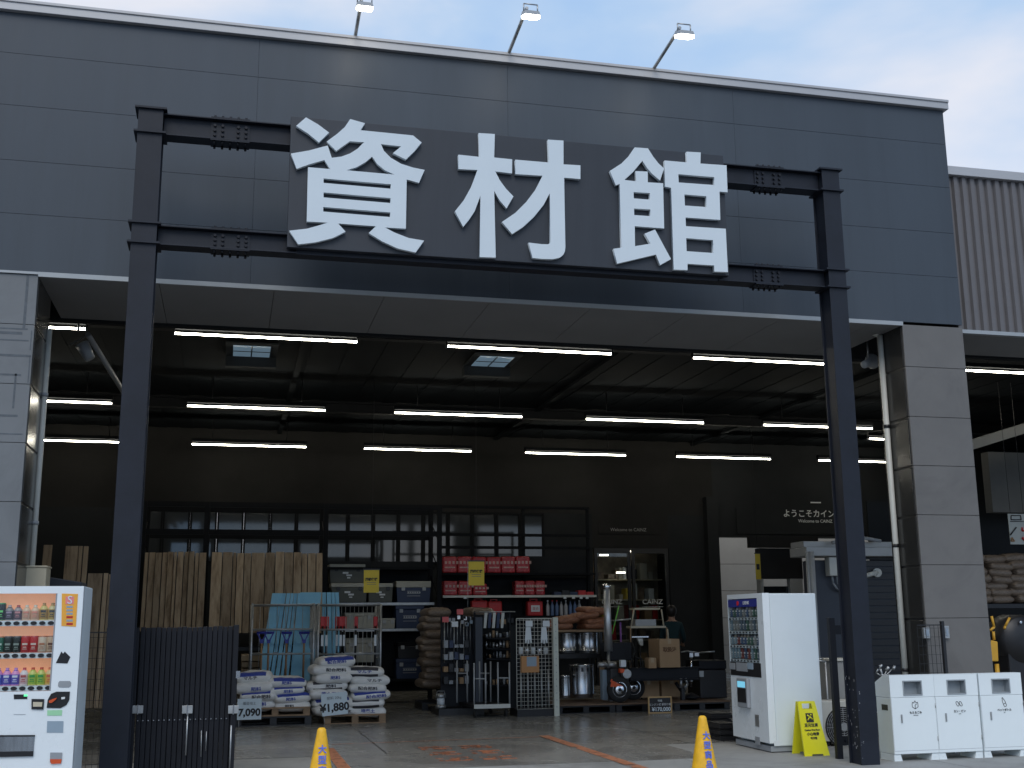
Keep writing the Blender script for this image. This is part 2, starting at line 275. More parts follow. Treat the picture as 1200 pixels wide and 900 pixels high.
# hall interior
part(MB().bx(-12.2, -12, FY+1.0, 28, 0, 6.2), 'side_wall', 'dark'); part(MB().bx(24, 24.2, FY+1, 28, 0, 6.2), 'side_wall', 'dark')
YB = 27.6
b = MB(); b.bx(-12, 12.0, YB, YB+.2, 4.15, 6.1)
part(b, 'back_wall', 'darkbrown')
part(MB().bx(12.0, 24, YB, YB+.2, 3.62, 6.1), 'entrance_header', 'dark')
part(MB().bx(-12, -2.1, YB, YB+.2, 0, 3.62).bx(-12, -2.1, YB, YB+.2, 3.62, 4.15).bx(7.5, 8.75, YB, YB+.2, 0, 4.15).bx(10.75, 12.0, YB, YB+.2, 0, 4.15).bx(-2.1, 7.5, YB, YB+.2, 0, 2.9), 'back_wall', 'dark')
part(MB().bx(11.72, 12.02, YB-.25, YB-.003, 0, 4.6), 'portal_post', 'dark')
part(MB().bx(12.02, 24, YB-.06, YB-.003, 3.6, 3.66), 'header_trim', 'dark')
# ceiling, beams
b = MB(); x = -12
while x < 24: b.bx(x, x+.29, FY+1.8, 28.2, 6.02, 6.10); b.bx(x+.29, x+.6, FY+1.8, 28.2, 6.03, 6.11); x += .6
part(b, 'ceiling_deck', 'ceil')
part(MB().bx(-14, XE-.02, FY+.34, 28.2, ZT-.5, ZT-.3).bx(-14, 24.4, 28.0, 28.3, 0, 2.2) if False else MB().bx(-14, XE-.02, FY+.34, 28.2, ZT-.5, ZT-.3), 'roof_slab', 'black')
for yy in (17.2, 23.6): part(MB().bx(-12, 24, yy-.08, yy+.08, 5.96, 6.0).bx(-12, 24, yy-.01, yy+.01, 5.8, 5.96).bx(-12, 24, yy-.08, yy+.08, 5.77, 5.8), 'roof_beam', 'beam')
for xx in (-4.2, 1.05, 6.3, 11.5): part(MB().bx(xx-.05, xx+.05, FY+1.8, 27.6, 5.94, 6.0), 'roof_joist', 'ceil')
for i, (px, py) in enumerate(((295, 410), (577, 422))):
    x, y = PZ(px, py, 6.0); s = part(MB().bx(x-.42, x+.42, y-.55, y+.55, 5.975, 6.0).bx(x-.42, x+.42, y+.4, y+.55, 5.8, 5.975), 'skylight', mat('skylight_kerb', (.035, .04, .045), .9, 0, .1, spec=.1))
    sm = mat('skylight_pane', (.25, .38, .5), .4, 0, 0, emit=.22); part(MB().bx(x-.3, x+.3, y-.4, y+.38, 5.968, 5.974), 'pane', 'skylight_pane' if False else sm, parent=s)
    part(MB().bx(x-.3, x+.3, y-.02, y+.0, 5.96, 5.968).bx(x-.01, x+.01, y-.4, y+.38, 5.96, 5.9679), 'glazing_bar', 'black', parent=s)
# high window band in the back wall
wz0, wz1, wx0, wx1 = 2.9, 4.15, -2.1, 7.5
n = 16; wd = (wx1-wx0)/n
for i in range(n):
    a = wx0+i*wd
    w = part(MB().bx(a+.002, a+.045, YB-.06, YB+.05, wz0, wz1).bx(a+wd-.045, a+wd-.002, YB-.06, YB+.05, wz0, wz1).bx(a+.045, a+wd-.045, YB-.06, YB+.05, wz0, wz0+.05).bx(a+.045, a+wd-.045, YB-.06, YB+.05, wz1-.05, wz1), 'window', 'beam')
    part(MB().bx(a+.045, a+wd-.045, YB-.01, YB+.01, wz0+.05, wz1-.05), 'pane', mat('reflective_window_glass', (.035, .04, .045), .05, 0, 0, spec=.9), parent=w)
# glazed entrance doors
for i, (a, c) in enumerate(((8.78, 9.72), (9.76, 10.72))):
    d = part(MB().bx(a, a+.07, YB-.03, YB+.05, 0, 3.3).bx(c-.07, c, YB-.03, YB+.05, 0, 3.3).bx(a+.07, c-.07, YB-.03, YB+.05, 3.18, 3.3).bx(a+.07, c-.07, YB-.03, YB+.05, 0, .14), 'door', 'black')
    g = part(MB().bx(a+.07, c-.07, YB+.0, YB+.012, .14, 3.18), 'pane', 'doorglass', parent=d)
    ta = PY((717, 764.5)[i], 705.5, YB); text('CAINZ', .16, (ta[0], YB-.012, ta[1]), 'whiteink', d, off=.002, sx=1.1)
    MBz = MB().bx(ta[0]-.28, ta[0]+.28, YB-.006, YB-.002, ta[1]-.12, ta[1]-.11); part(MBz, 'pane_stripe', 'whiteink', parent=d)
part(MB().bx(8.75, 10.75, YB+.0, YB+.2, 3.3, 4.15), 'door_header', 'darkbrown')
h = part(MB().bx(12.6, 17.5, YB-.08, YB-.062, 3.68, 4.34), 'welcome_board', 'dark')
ta = PY(952.5, 602.5, YB-.09); text('ようこそカインズ', .212, (ta[0], YB-.09, ta[1]), 'whiteink', h, off=.003)
ta = PY(955.5, 610.8, YB-.09); text('Welcome to CAINZ', .115, (ta[0], YB-.09, ta[1]), 'whiteink', h, off=.001)
part(MB().bx(PY(948, 589, YB)[0], PY(960, 589, YB)[0], YB-.088, YB-.084, PY(954, 590, YB)[1], PY(954, 588.6, YB)[1]), 'dash_mark', 'whiteink', parent=h)
h = part(MB().bx(8.6, 10.9, YB-.03, YB-.01, 3.7, 4.05) if False else MB().bx(8.9, 10.6, YB-.02, YB-.003, 3.66, 3.96), 'welcome_board', 'darkbrown')
ta = PY(736, 621, YB); text('Welcome to CAINZ', .112, (ta[0], YB-.03, ta[1]), mat('dim_white_print', (.3, .3, .29), .6, 0, 0), h)
# shop room seen through the glass doors
sr = thing('shop_shelving', 'crowded shop shelving seen dimly through the glass doors', 'shelving', (9.8, 29.2, 0))
MB().bx(8.2, 11.4, 29.9, 30.0, 0, 3.6).build('back_panel', mat('shop_wall', (.3, .26, .2), .7, 0, .5, 2), sr, world=True); MB().bx(8.2, 8.3, 27.9, 29.9, 0, 3.6).build('end_panel', 'dark', sr, world=True); MB().bx(11.3, 11.4, 27.9, 29.9, 0, 3.6).build('end_panel', 'dark', sr, world=True)
MB().bx(8.2, 11.4, 27.85, 30, 3.6, 3.65).build('canopy', 'dark', sr, world=True)
random.seed(9)
for k in range(5):
    z = .5+.52*k; s_ = MB().bx(8.4, 11.2, 29.3, 29.85, z, z+.03).build('shelf', 'beige', sr, world=True); x = 8.45
    while x < 11.0:
        w = random.uniform(.08, .22); MB().bx(x, x+w*.9, 29.35, 29.7, z+.031, z+.03+random.uniform(.12, .42)).build('goods', random.choice(['card', 'poster', 'lid', 'green', 'red', 'navy', 'black', 'black', 'paper', 'brown']), s_, world=True, bevel=.004); x += w+random.uniform(0, .15)
for xx, zz in ((9.5, 3.2), (10.3, 3.3), (9.95, 2.75)): MB().bx(xx-.12, xx+.12, 29.0, 29.03, zz, zz+.035).build('lamp', mat('dim_shop_lamp', (1., .95, .8), .5, 0, 0, emit=5), sr, world=True)
MB().bx(-14, 26, 28.2, 29.6, 6.2, 6.3).build('yard_shade_slab', 'black', bld, world=True)  # unseen slab added over the yard to cut daylight on the siding wall
# ------------------------------------------------------------------ yard behind the right opening
sw = thing('siding_wall', 'beige horizontal siding wall seen through the far right opening', 'wall', (16, 33, 0))
b = MB(); z = 0
while z < 8: b.bx(9, 26, 33, 33.1, z+.006, z+.794); z += .8
MB().bx(9, 26, 33.08, 33.2, 0, 8.2).build('backing', 'black', sw, world=True)
b.build('siding', 'siding', sw, world=True, bevel=.004)
hut = thing('equipment_cabin', 'dark navy cabin with pale grey eaves beside the white drinks machine', 'cabin', (10.9, 17.9, 0))
q = 18.0
x0, z0 = PY(950, 655, q); x1, _ = PY(1052, 655, q)
MB().bx(x0, x1+.6, q, q+.3, 0, z0-.02).build('wall', 'navywall', hut, world=True, bevel=.01)
a = PY(943, 641, q-.2); c = PY(1036, 669, q-.2); c2 = PY(1036, 652, q-.2)
MB().bx(a[0], c[0]+.6, q-.25, q+.35, c2[1]+.0, a[1]).bx(a[0], c[0]+.6, q-.16, q+.3, a[1], a[1]+.1).build('eaves_beam', 'greysteel', hut, world=True, bevel=.01)
for px in (945, 950):
    a = PY(px, 650, q-.3); MB().cyl((a[0], q-.32, .1), (a[0], q-.32, a[1]+.05), .028 if px == 945 else .05, seg=12).build('drain_pipe', 'greysteel', hut, world=True)
a = PY(968, 653, q-.06); c = PY(984, 675, q-.06); j = MB().bx(a[0], c[0]+.05, q-.16, q-.002, c[1], a[1]).build('junction_box', 'pipe', hut, world=True, bevel=.01)
b = MB()
for k in range(2):
    p = [(a[0]+.08+k*.09, q-.08, c[1]), (a[0]+.09+k*.09, q-.08, c[1]-.12), (a[0]+.16+k*.09, q-.08, c[1]-.22), (a[0]+.3+k*.09, q-.07, c[1]-.26)]; b.tube(p, .018)
b.build('conduit', 'vgrey', j, world=True)
a = PY(1012, 674, q-.1); c = PY(1027, 671, q-.1); MB().tube([(a[0], q-.1, a[1]-.02), (c[0], q-.1, c[1]), (c[0]+.05, q-.02, c[1]+.02)], .04).cyl((c[0]+.02, q-.1, c[1]+.0), (c[0]+.06, q+.02, c[1]+.0), .075).build('vent_elbow', 'pipe', hut, world=True)
b = MB()
for k in range(22): b.bx(x0+.75, x1+.2, q-.03, q-.004, .2+k*.11, .2+k*.11+.09)
b.build('shutter', 'black', hut, world=True)
b = MB()
for k, (u, v) in enumerate(((978, 638), (992, 632), (1008, 630), (1030, 632))):
    pass
pts = [(*PY(u, v, q-.3),) for u, v in ((975, 636), (990, 632), (1010, 630), (1032, 634))]
MB().tube([(p[0], q-.3, p[1]) for p in pts], .03).build('cable', 'vgrey', hut, world=True)
# dark canopy box further back
aw = thing('dark_canopy', 'dark brown box canopy over a doorway in front of the siding wall', 'canopy', (12.5, 22, 0))
q = 22.; a = PY(878, 628, q); c = PY(944, 642, q); MB().bx(a[0], c[0]+.3, q, q+.12, c[1], a[1]).build('fascia', 'darkbrown', aw, world=True)
a = PY(892, 642, q); c = PY(944, 678, q); MB().bx(a[0], c[0], q+.1, q+.3, c[1], a[1]).build('panel', 'black', aw, world=True)
MB().bx(a[0], a[0]+.06, q+.1, q+.3, 0, c[1]).bx(c[0]-.3, c[0]-.02, q+.1, q+.25, 0, c[1]).build('door_frame', 'greysteel', aw, world=True)
MB().bx(a[0]+.06, c[0]-.3, q+.2, q+.24, 0, c[1]-.15).build('door_leaf', 'glass', aw, world=True)
# ------------------------------------------------------------------ annex on the right
AY = FY+.12
an = thing('annex_building', 'lower annex with vertical corrugated brown-grey cladding right of the pillar', 'building', (10, AY, 0))
za = PY(1110, 204, AY)[1]; zb = PY(1127, 388, AY)[1]
b = MB(); x = XE+.03; p = []
while x < 22: p += [(x, AY), (x+.055, AY), (x+.075, AY+.035), (x+.105, AY+.035)]; x += .125
p += [(x, AY+.08), (XE+.03, AY+.08)]
b.prism(p, zb+.02, za-.02, axis='z').build('corrugated_cladding', 'corr', an, world=True)
MB().bx(XE+.025, 22, AY-.05, AY+.3, za-.02, za+.1).build('coping', 'cap', an, world=True, bevel=.004)
MB().bx(XE+.01, 22, AY-.02, AY+.05, zb-.03, zb+.018).build('lintel_trim', 'trim', an, world=True)
MB().bx(XE+.01, 22, AY+.02, AY+1.1, zb-.024, zb+.0).build('soffit', 'soffit', an, world=True)
MB().bx(XE+.03, 22, AY+.3, AY+16, za-.3, za-.1).build('roof_slab', 'black', an, world=True)
MB().bx(XE+.03, 22, AY+1.1, AY+1.2, zb-.05, 5.99).build('soffit_edge', 'dark', an, world=True)
q = 18.; a = PY(1158, 536, q); c = PY(1158, 600, q)
MB().bx(a[0], 22, q, q+.2, c[1], a[1]+.1).build('upper_wall', mat('dim_grey_wall', (.12, .118, .11), .8, 0, .1), an, world=True)
a = PY(1140, 527, 17.); c = PY(1200, 505, 17.); w = .2
MB().hexa([(a[0], 17, a[1]-.0), (c[0]+1, 17, c[1]+.25), (c[0]+1, 17.3, c[1]+.25), (a[0], 17.3, a[1]), (a[0], 17, a[1]+.17), (c[0]+1, 17, c[1]+.42), (c[0]+1, 17.3, c[1]+.42), (a[0], 17.3, a[1]+.17)]).build('raking_beam', mat('grey_beam_paint', (.2, .2, .19), .6, 0, .1), an, world=True)
# ------------------------------------------------------------------ sign gantry
GY = 11.48; GD = .25
g = thing('sign_gantry', 'dark steel gantry of two posts and beams carrying the big store sign', 'sign frame', (3, GY, 0))
lx0 = PY(161.8, 140, GY)[0]; lx1 = lx0+.242; rx1 = PY(994, 360, GY)[0]; rx0 = rx1-.218
zt = PY(178, 127, GY)[1]; tb0 = PY(260, 162, GY)[1]; tb1 = PY(260, 137, GY)[1]; bb0 = PY(260, 290, GY)[1]; bb1 = PY(260, 267, GY)[1]
for x0, x1 in ((lx0, lx1), (rx0, rx1)):
    p = MB().bx(x0, x1, GY, GY+.02, 0, zt).bx(x0, x1, GY+GD-.02, GY+GD, 0, zt).bx(x0+.02, x0+.032, GY+.02, GY+GD-.02, 0, zt).bx(x1-.032, x1-.02, GY+.02, GY+GD-.02, 0, zt).build('post', 'gantry', g, world=True, bevel=.003)
    for z in (zt, tb0, bb1, bb0): MB().bx(x0-.035, x1+.035, GY-.03, GY+GD+.03, z-.008, z+.012).build('stiffener_plate', 'gantry', p, world=True)
bx0, bx1 = PY(339, 200, GY)[0], PY(850, 250, GY)[0]; bz0, bz1 = PY(336, 290, GY)[1], PY(341, 137, GY)[1]
spl = {}
for z0, z1 in ((tb0, tb1), (bb0, bb1)):
    for x0, x1, pc in ((lx1, bx0+.1, (247, 293)), (bx1-.1, rx0, (885, 917))):
        bm_ = MB().bx(x0+.002, x1, GY+.03, GY+GD-.03, z1-.014, z1).bx(x0+.002, x1, GY+.03, GY+GD-.03, z0, z0+.014).bx(x0+.002, x1, GY+.1, GY+.112, z0+.014, z1-.014).build('beam', 'gantry', g, world=True, bevel=.002)
        sx0, sx1 = PY(pc[0], 150 if z1 > 6.2 else 280, GY)[0], PY(pc[1], 150 if z1 > 6.2 else 280, GY)[0]
        sp = MB().bx(sx0, sx1, GY+.088, GY+.0995, z0+.03, z1-.03).bx(sx0, sx1, GY+.03, GY+GD-.03, z1+.0005, z1+.012).bx(sx0, sx1, GY+.03, GY+GD-.03, z0-.012, z0-.0005).build('splice_plate', 'gantry', bm_, world=True)
        bo = MB()
        for k in range(5):
            x = sx0+(sx1-sx0)*(k+.5)/5
            for yy in (GY+.06, GY+.19):
                bo.cyl((x, yy, z1+.012), (x, yy, z1+.035), .013, seg=6); bo.cyl((x, yy, z0-.012), (x, yy, z0-.04), .013, seg=6)
            for zz in (.28, .5, .72):
                if k != 2: bo.cyl((x, GY+.088, z0+(z1-z0)*zz), (x, GY+.066, z0+(z1-z0)*zz), .016, seg=6)
        bo.build('bolts', 'bolt', bm_, world=True)
random.seed(4); pr2 = [o for o in g.children if o.name.startswith('post')][1]; b = MB()
sm_ = mat('bare_scuffed_metal', (.3, .3, .3), .6, .2, .3, 40)
for k in range(26):
    z = random.uniform(.15, .95); x = rx0-.001; y = GY+random.uniform(.02, .22); b.bx(x-.0012, x, y, y+random.uniform(.003, .012), z, z+random.uniform(.005, .03))
for k in range(10):
    z = random.uniform(.05, .8); x = random.uniform(rx0+.005, rx0+.04); b.bx(x, x+random.uniform(.003, .008), GY-.0012, GY-.0002, z, z+random.uniform(.004, .02))
b.build('paint_scuffs', sm_, pr2, world=True)
# full beams run behind the board
for z0, z1 in ((tb0, tb1), (bb0, bb1)): MB().bx(bx0+.1, bx1-.1, GY+.06, GY+GD-.03, z0, z1).build('rear_rail', 'gantry', g, world=True)
board = MB().bx(bx0, bx1, GY-.02, GY+.058, bz0, bz1).build('sign_board', 'board', g, world=True, bevel=.004)
A1 = [(55,250),(160,232),(270,203),(294,275),(350,268),(400,250),(445,222),(470,196),(484,184),(400,178),(320,235),(264,180),(325,135),(370,95),(402,48),(488,72),(462,113),(770,144),(820,185),(780,235),(728,285),(652,248),(700,208),(582,195),(600,235),(640,275),(700,310),(770,332),(838,346),(805,422),(733,402),(728,690),(606,683),(660,712),(745,745),(835,760),(785,830),(680,806),(590,765),(510,716),(552,676),(332,660),(375,708),(300,745),(200,770),(97,782),(45,702),(150,690),(215,672),(270,655),(147,648),(155,330),(284,341),(250,288),(165,312),(88,340)]
H1 = [[(530,268),(560,312),(605,348),(660,373),(380,348),(440,330),(492,300)],[(246,396),(640,430),(638,456),(246,422)],[(246,478),(638,511),(638,540),(246,507)],[(244,563),(637,595),(635,622),(244,590)]]
D1 = [(143,38),(212,78),(278,127),(218,185),(155,133),(85,88)]
A2 = [(196,60),(299,66),(295,216),(410,228),(409,318),(302,305),(330,360),(370,415),(418,465),(374,542),(330,490),(295,430),(305,856),(202,852),(207,462),(170,560),(135,613),(97,660),(44,560),(100,490),(150,400),(188,296),(66,290),(66,198),(200,212)]
B2 = [(638,102),(738,108),(738,260),(846,266),(846,354),(742,345),(750,790),(747,815),(738,836),(715,856),(670,866),(600,864),(540,858),(515,760),(600,770),(638,771),(650,766),(654,755),(650,445),(610,520),(550,595),(480,660),(410,706),(345,628),(430,570),(500,500),(560,420),(604,333),(430,322),(430,230),(643,248)]
A3 = [(218,44),(305,50),(340,105),(375,150),(411,182),(385,262),(330,215),(300,180),(268,132),(208,205),(150,258),(228,268),(223,200),(304,203),(304,274),(405,280),(412,578),(218,563),(220,695),(322,678),(284,612),(352,585),(457,780),(385,820),(358,750),(102,810),(78,712),(130,705),(118,285),(93,294),(55,198),(130,150),(180,100)]
H3 = [[(210,338),(318,345),(316,388),(212,380)],[(213,447),(321,453),(320,497),(215,490)]]
B3 = [(560,72),(653,77),(651,150),(823,162),(830,340),(777,335),(782,522),(553,506),(555,563),(818,580),(832,866),(742,862),(742,822),(566,811),(566,853),(475,849),(458,310),(418,303),(415,130),(563,143)]
K3 = [[(505,220),(742,240),(742,292),(508,275)],[(545,354),(690,366),(690,437),(549,427)],[(557,642),(734,655),(736,740),(560,728)]]
def cv(pts, ox, oy, sc): return [PY(ox+a/sc, oy+c/sc, GY-.07) for a, c in pts]
for nm, grp, (ox, oy, sc) in (('a', [A1, *H1, D1], (330, 130, 5.)), ('b', [A2, B2], (525, 145, 5.4545)), ('c', [A3, *H3, B3, *K3], (705, 165, 5.625))):
    o = outline([cv(p, ox, oy, sc) for p in grp], GY-.05, .045, 'sign_character', 'white', board)
    o['label'] = {'a': 'white raised character 資', 'b': 'white raised character 材', 'c': 'white raised character 館'}[nm]
# ------------------------------------------------------------------ roof flood lights
for (bx_, by_, tx, ty, which) in ((415, 46, 424, 6, 'leftmost'), (593, 66, 619, 16, 'middle'), (761, 84, 799, 39, 'rightmost')):
    x0, z0 = PY(bx_, by_, FY+.1); z0 = 8.2
    f = thing('roof_floodlight', 'lit floodlight on a thin grey arm above the parapet, %s of the three' % which, 'floodlight', (x0, FY+.12, z0), group='floodlights along the parapet')
    # the arm leans out over the facade towards the viewer
    def sc_(Yt):
        return PY(tx, ty, Yt)
    best = min([FY-1.4+i*.02 for i in range(60)], key=lambda Y_: abs(sc_(Y_)[0]-x0))
    X_, Z_ = sc_(best)
    MB().cyl((x0, FY+.12, z0), (x0, best+.05, Z_+.1), .022, .02).build('arm', 'galv', f, world=True)
    MB().bx(x0-.08, x0+.08, FY+.04, FY+.2, z0+.0, z0+.02).build('foot_plate', 'galv', f, world=True)
    hh = MB().hexa([(x0-.06, best-.1, Z_-.06), (x0+.12, best-.1, Z_-.06), (x0+.12, best+.1, Z_+.02), (x0-.06, best+.1, Z_+.02), (x0-.05, best-.08, Z_+.0), (x0+.11, best-.08, Z_+.0), (x0+.11, best+.08, Z_+.07), (x0-.05, best+.08, Z_+.07)]).build('lamp_head', 'vgrey', f, world=True, bevel=.006)
    MB().hexa([(x0-.05, best-.09, Z_-.10), (x0+.11, best-.09, Z_-.10), (x0+.11, best+.09, Z_-.022), (x0-.05, best+.09, Z_-.022), (x0-.055, best-.098, Z_-.062), (x0+.115, best-.098, Z_-.062), (x0+.115, best+.098, Z_+.018), (x0-.055, best+.098, Z_+.018)]).build('lens', 'flood', hh, world=True)
    MB().tube([(x0-.05, best, Z_+.03), (x0-.05, best, Z_+.12), (x0+.11, best, Z_+.12), (x0+.11, best, Z_+.03)], .008, 6).build('bracket', 'galv', f, world=True)
# ------------------------------------------------------------------ strip lamps
def tubelamp():
    t = thing('strip_lamp', 'x', 'strip lamp', group='fluorescent strip lamps under the dark ceiling')
    h_ = MB().bx(-1.25, 1.25, -.035, .035, .06, .13).bx(-1.25, -1.235, -.03, .03, -.02, .06).bx(1.235, 1.25, -.03, .03, -.02, .06).build('housing', 'beam', t)
    MB().cyl((-1.23, 0, .0), (1.23, 0, .0), .0145, seg=10).build('tube', 'tube', t)
    for x_ in (-.8, .8): MB().cyl((x_, 0, .1), (x_, 0, .55), .008, seg=6).build('hanger_rod', 'black', t)
    for x_ in (-1.24, 1.24): MB().c(x_, 0, 0, .02, .05, .05).build('end_cap', 'vgrey', t)
    return t
proto = tubelamp(); first = True
LZ = 5.4
rows = [('front', PZ(205, 390, LZ), PZ(418, 401, LZ), PZ(527, 406, LZ), range(-1, 3)), ('middle', PZ(219, 476, LZ), PZ(382, 480, LZ), PZ(464, 484, LZ), range(-1, 4)), ('rear', PZ(227, 521, LZ), PZ(357, 524, LZ), PZ(426, 525, LZ), range(-1, 5))]
for rn, a, c, d, rg in rows:
    for k in rg:
        X = (a[0]+c[0])/2+k*3.76; Y = (a[1]+c[1]+d[1])/3
        if rn == 'front' and k == -1: X += .15
        o = proto if first else dup(proto); first = False
        o.location = (X, Y, LZ); n_ = k+2
        o['label'] = 'lit fluorescent strip lamp, %s from the left in the %s row under the ceiling' % (ORD[n_-1], rn)
X, Z = PY(1131, 434, 16.2); o = dup(proto, (X+1.23, 16.2, Z), label='lit fluorescent strip lamp inside the annex right of the pillar')
X, Z = PY(1142, 518, 21.); o = dup(proto, (X-1.23, 21., Z), label='far lit strip lamp in the annex peeking past the pillar edge')
# ================================================================== foreground things
def lathe_rr(n): return n
# ---- drinks machine, left
def can_part(parent, x, y, z, h, r, cols, kind):
    b = MB()
    if kind == 'can': prof = [(r*.8, 0), (r, h*.05), (r, h*.92), (r*.85, h)]; cuts = 2
    else: prof = [(r*.9, 0), (r, h*.06), (r, h*.62), (r*.55, h*.82), (r*.38, h*.86), (r*.38, h*.99)]; cuts = 2
    for i in range(len(prof)-1):
        b.mi = 2 if (kind != 'can' and i >= 4) else (1 if i == cuts-0 or i == 0 else 0)
        if kind == 'can': b.mi = 0 if i == 1 else 1
        elif i == 1: b.mi = 0
        A, B_ = prof[i], prof[i+1]
        ra = [b.bm.verts.new((r_*math.cos(t), r_*math.sin(t), hh)) for r_, hh in (A,) for t in [k*math.pi/6 for k in range(12)]]
        rb = [b.bm.verts.new((r_*math.cos(t), r_*math.sin(t), hh)) for r_, hh in (B_,) for t in [k*math.pi/6 for k in range(12)]]
        for k in range(12): b._f([ra[k], ra[(k+1) % 12], rb[(k+1) % 12], rb[k]], True)
    # label mark: a raised emblem patch on the front
    b.mi = 3
    for k, (dx, dz, w, hh) in enumerate(((0, .45, .9, .12), (0, .3, .6, .05), (0, .2, .8, .03))):
        b.bx(-r*w*.6, r*w*.6, -r*1.04, -r*.75, h*(dz), h*(dz+hh))
    bmesh.ops.remove_doubles(b.bm, verts=b.bm.verts, dist=.0002)
    ms = [mat('drink_%02d_%02d_%02d' % tuple(int(c*99) for c in cc), cc, .3, 0, .05, emit=0) for cc in cols]
    return b.build('drink_sample', ms, parent, world=False, loc=(x, y, z))
VY = 10.05
def V(px, py, d=0.): return PY(px, py, VY+d)
v1 = thing('vending_machine', 'white drinks vending machine with orange lit display, left of the dark gantry post', 'vending machine', (-1.7, VY+.3, 0))
vx1 = V(97.5, 700)[0]; vx0 = vx1-1.16; vzt = 1.83
wx0_, wx1_ = vx0+.07, V(67, 700)[0]; wz1_, wz0_ = V(40, 695.5)[1], V(40, 810)[1]
# shell with a real recess for the display
b = MB().bx(vx0, vx1, VY+.12, VY+.66, .08, vzt)
b.build('cabinet', 'vside', v1, world=True, bevel=.012)
b = MB().bx(vx0, wx0_, VY, VY+.117, .1, vzt-.004).bx(wx1_, vx1, VY, VY+.117, .1, vzt-.004).bx(wx0_, wx1_, VY, VY+.117, wz1_, vzt-.004).bx(wx0_, wx1_, VY, VY+.117, .1, wz0_)
bmesh.ops.remove_doubles(b.bm, verts=b.bm.verts, dist=.0005)
dr = b.build('door', 'vend', v1, world=True)
MB().bx(vx0+.03, vx1-.03, VY+.08, VY+.6, 0, .08).build('plinth', 'black', v1, world=True)
od = mat('lit_orange_display', (.75, .36, .2), .5, 0, .25, 3, emit=.42)
dp = MB().bx(wx0_, wx1_, VY+.1, VY+.116, wz0_, wz1_).build('display', od, v1, world=True)
MB().bx(wx1_-.012, wx1_-.002, VY+.004, VY+.1, wz0_+.002, wz1_-.002).build('display_frame', 'vgrey', dp, world=True)
MB().bx(wx0_+.002, wx1_-.016, VY+.008, VY+.011, wz0_+.002, wz1_-.002).build('display_glass', 'showglass', v1, world=True)
ROWS = [(727, 733.5), (765, 771.5), (803.5, 809.5)]
tops = [(705, 706), (744, 744), (781, 780)]
pal = [
 [((.02,.02,.02),(.02,.02,.02),(.1,.5,.1),(.2,.7,.2)),((.02,.02,.02),(.02,.02,.02),(.1,.5,.1),(.2,.7,.2)),((.02,.03,.03),(.1,.1,.1),(.1,.5,.1),(.25,.7,.2)),((.02,.02,.02),(.05,.3,.1),(.1,.5,.1),(.2,.7,.2)),((.05,.04,.05),(.3,.3,.3),(.6,.5,.5),(.4,.3,.4)),((.12,.08,.1),(.4,.35,.35),(.5,.1,.1),(.7,.3,.3)),((.7,.45,.3),(.85,.6,.4),(.8,.75,.6),(.85,.3,.2)),((.7,.4,.25),(.85,.6,.4),(.8,.75,.6),(.85,.3,.2)),((.45,.25,.05),(.75,.6,.2),(.5,.3,.1),(.05,.04,.03)),((.5,.3,.06),(.7,.6,.3),(.5,.3,.1),(.06,.05,.04))],
 [((.02,.2,.08),(.1,.3,.1),(.1,.3,.1),(.7,.7,.6)),((.02,.2,.08),(.1,.3,.1),(.1,.3,.1),(.7,.7,.6)),((.03,.25,.1),(.1,.3,.1),(.1,.3,.1),(.7,.7,.6)),((.04,.16,.1),(.5,.2,.1),(.1,.3,.1),(.5,.6,.5)),((.02,.025,.02),(.1,.1,.1),(.1,.1,.1),(.3,.35,.3)),((.02,.025,.02),(.1,.1,.1),(.1,.1,.1),(.3,.35,.3)),((.55,.03,.03),(.5,.05,.05),(.5,.1,.1),(.75,.6,.5)),((.55,.03,.03),(.5,.05,.05),(.5,.1,.1),(.75,.6,.5)),((.75,.6,.45),(.5,.2,.1),(.7,.6,.5),(.5,.2,.1)),((.65,.45,.3),(.35,.15,.08),(.2,.1,.1),(.15,.05,.03))],
 [((.15,.2,.6),(.2,.3,.7),(.8,.8,.8),(.8,.8,.9)),((.15,.2,.6),(.2,.3,.7),(.8,.8,.8),(.8,.8,.9)),((.15,.2,.6),(.2,.3,.7),(.8,.8,.8),(.8,.8,.9)),((.1,.12,.5),(.7,.3,.6),(.6,.3,.7),(.8,.8,.9)),((.12,.1,.45),(.8,.35,.65),(.6,.3,.7),(.8,.8,.9)),((.12,.1,.45),(.8,.35,.65),(.6,.3,.7),(.8,.8,.9)),((.75,.5,.5),(.8,.75,.75),(.7,.1,.1),(.5,.1,.1)),((.4,.55,.08),(.7,.7,.2),(.7,.1,.05),(.05,.35,.08)),((.4,.55,.08),(.7,.7,.2),(.7,.1,.05),(.05,.35,.08)),((.8,.45,.1),(.8,.6,.3),(.8,.2,.1),(.75,.15,.08))]]
for ri, (ya, yb) in enumerate(ROWS):
    z1 = V(40, ya)[1]; z0 = V(40, yb)[1]; zt_ = V(40, tops[ri][0]+1.5)[1]
    s = MB().bx(wx0_, wx1_-.014, VY+.02, VY+.098, z0, z1).build('button_strip', 'vend', dp, world=True)
    for k in range(10):
        px = (59.5-ri*1.6)-(9-k)*10.1; x = V(px, ya)[0]
        if x < wx0_+.04: continue
        bt = MB().lathe([(.016, 0), (.02, .004), (.017, .012)], (0, 0, 0), 12, 'y'); bt.build('button', 'black', dp, loc=(x-v1.location.x-0, VY+.019-v1.location.y, (z0+z1)/2), rot=(0, 0, math.pi)).scale = (1.25, 1, .8)
        h = (zt_-z1)*(1. if ri != 0 or k in (0, 1, 2, 3, 8, 9) else .88); kind = 'can' if (ri == 1 or (ri == 0 and k < 4)) else 'pet'
        can_part(dp, x-v1.location.x-.0, VY+.06-v1.location.y, z1+.002, h, .036, pal[ri][k], kind)
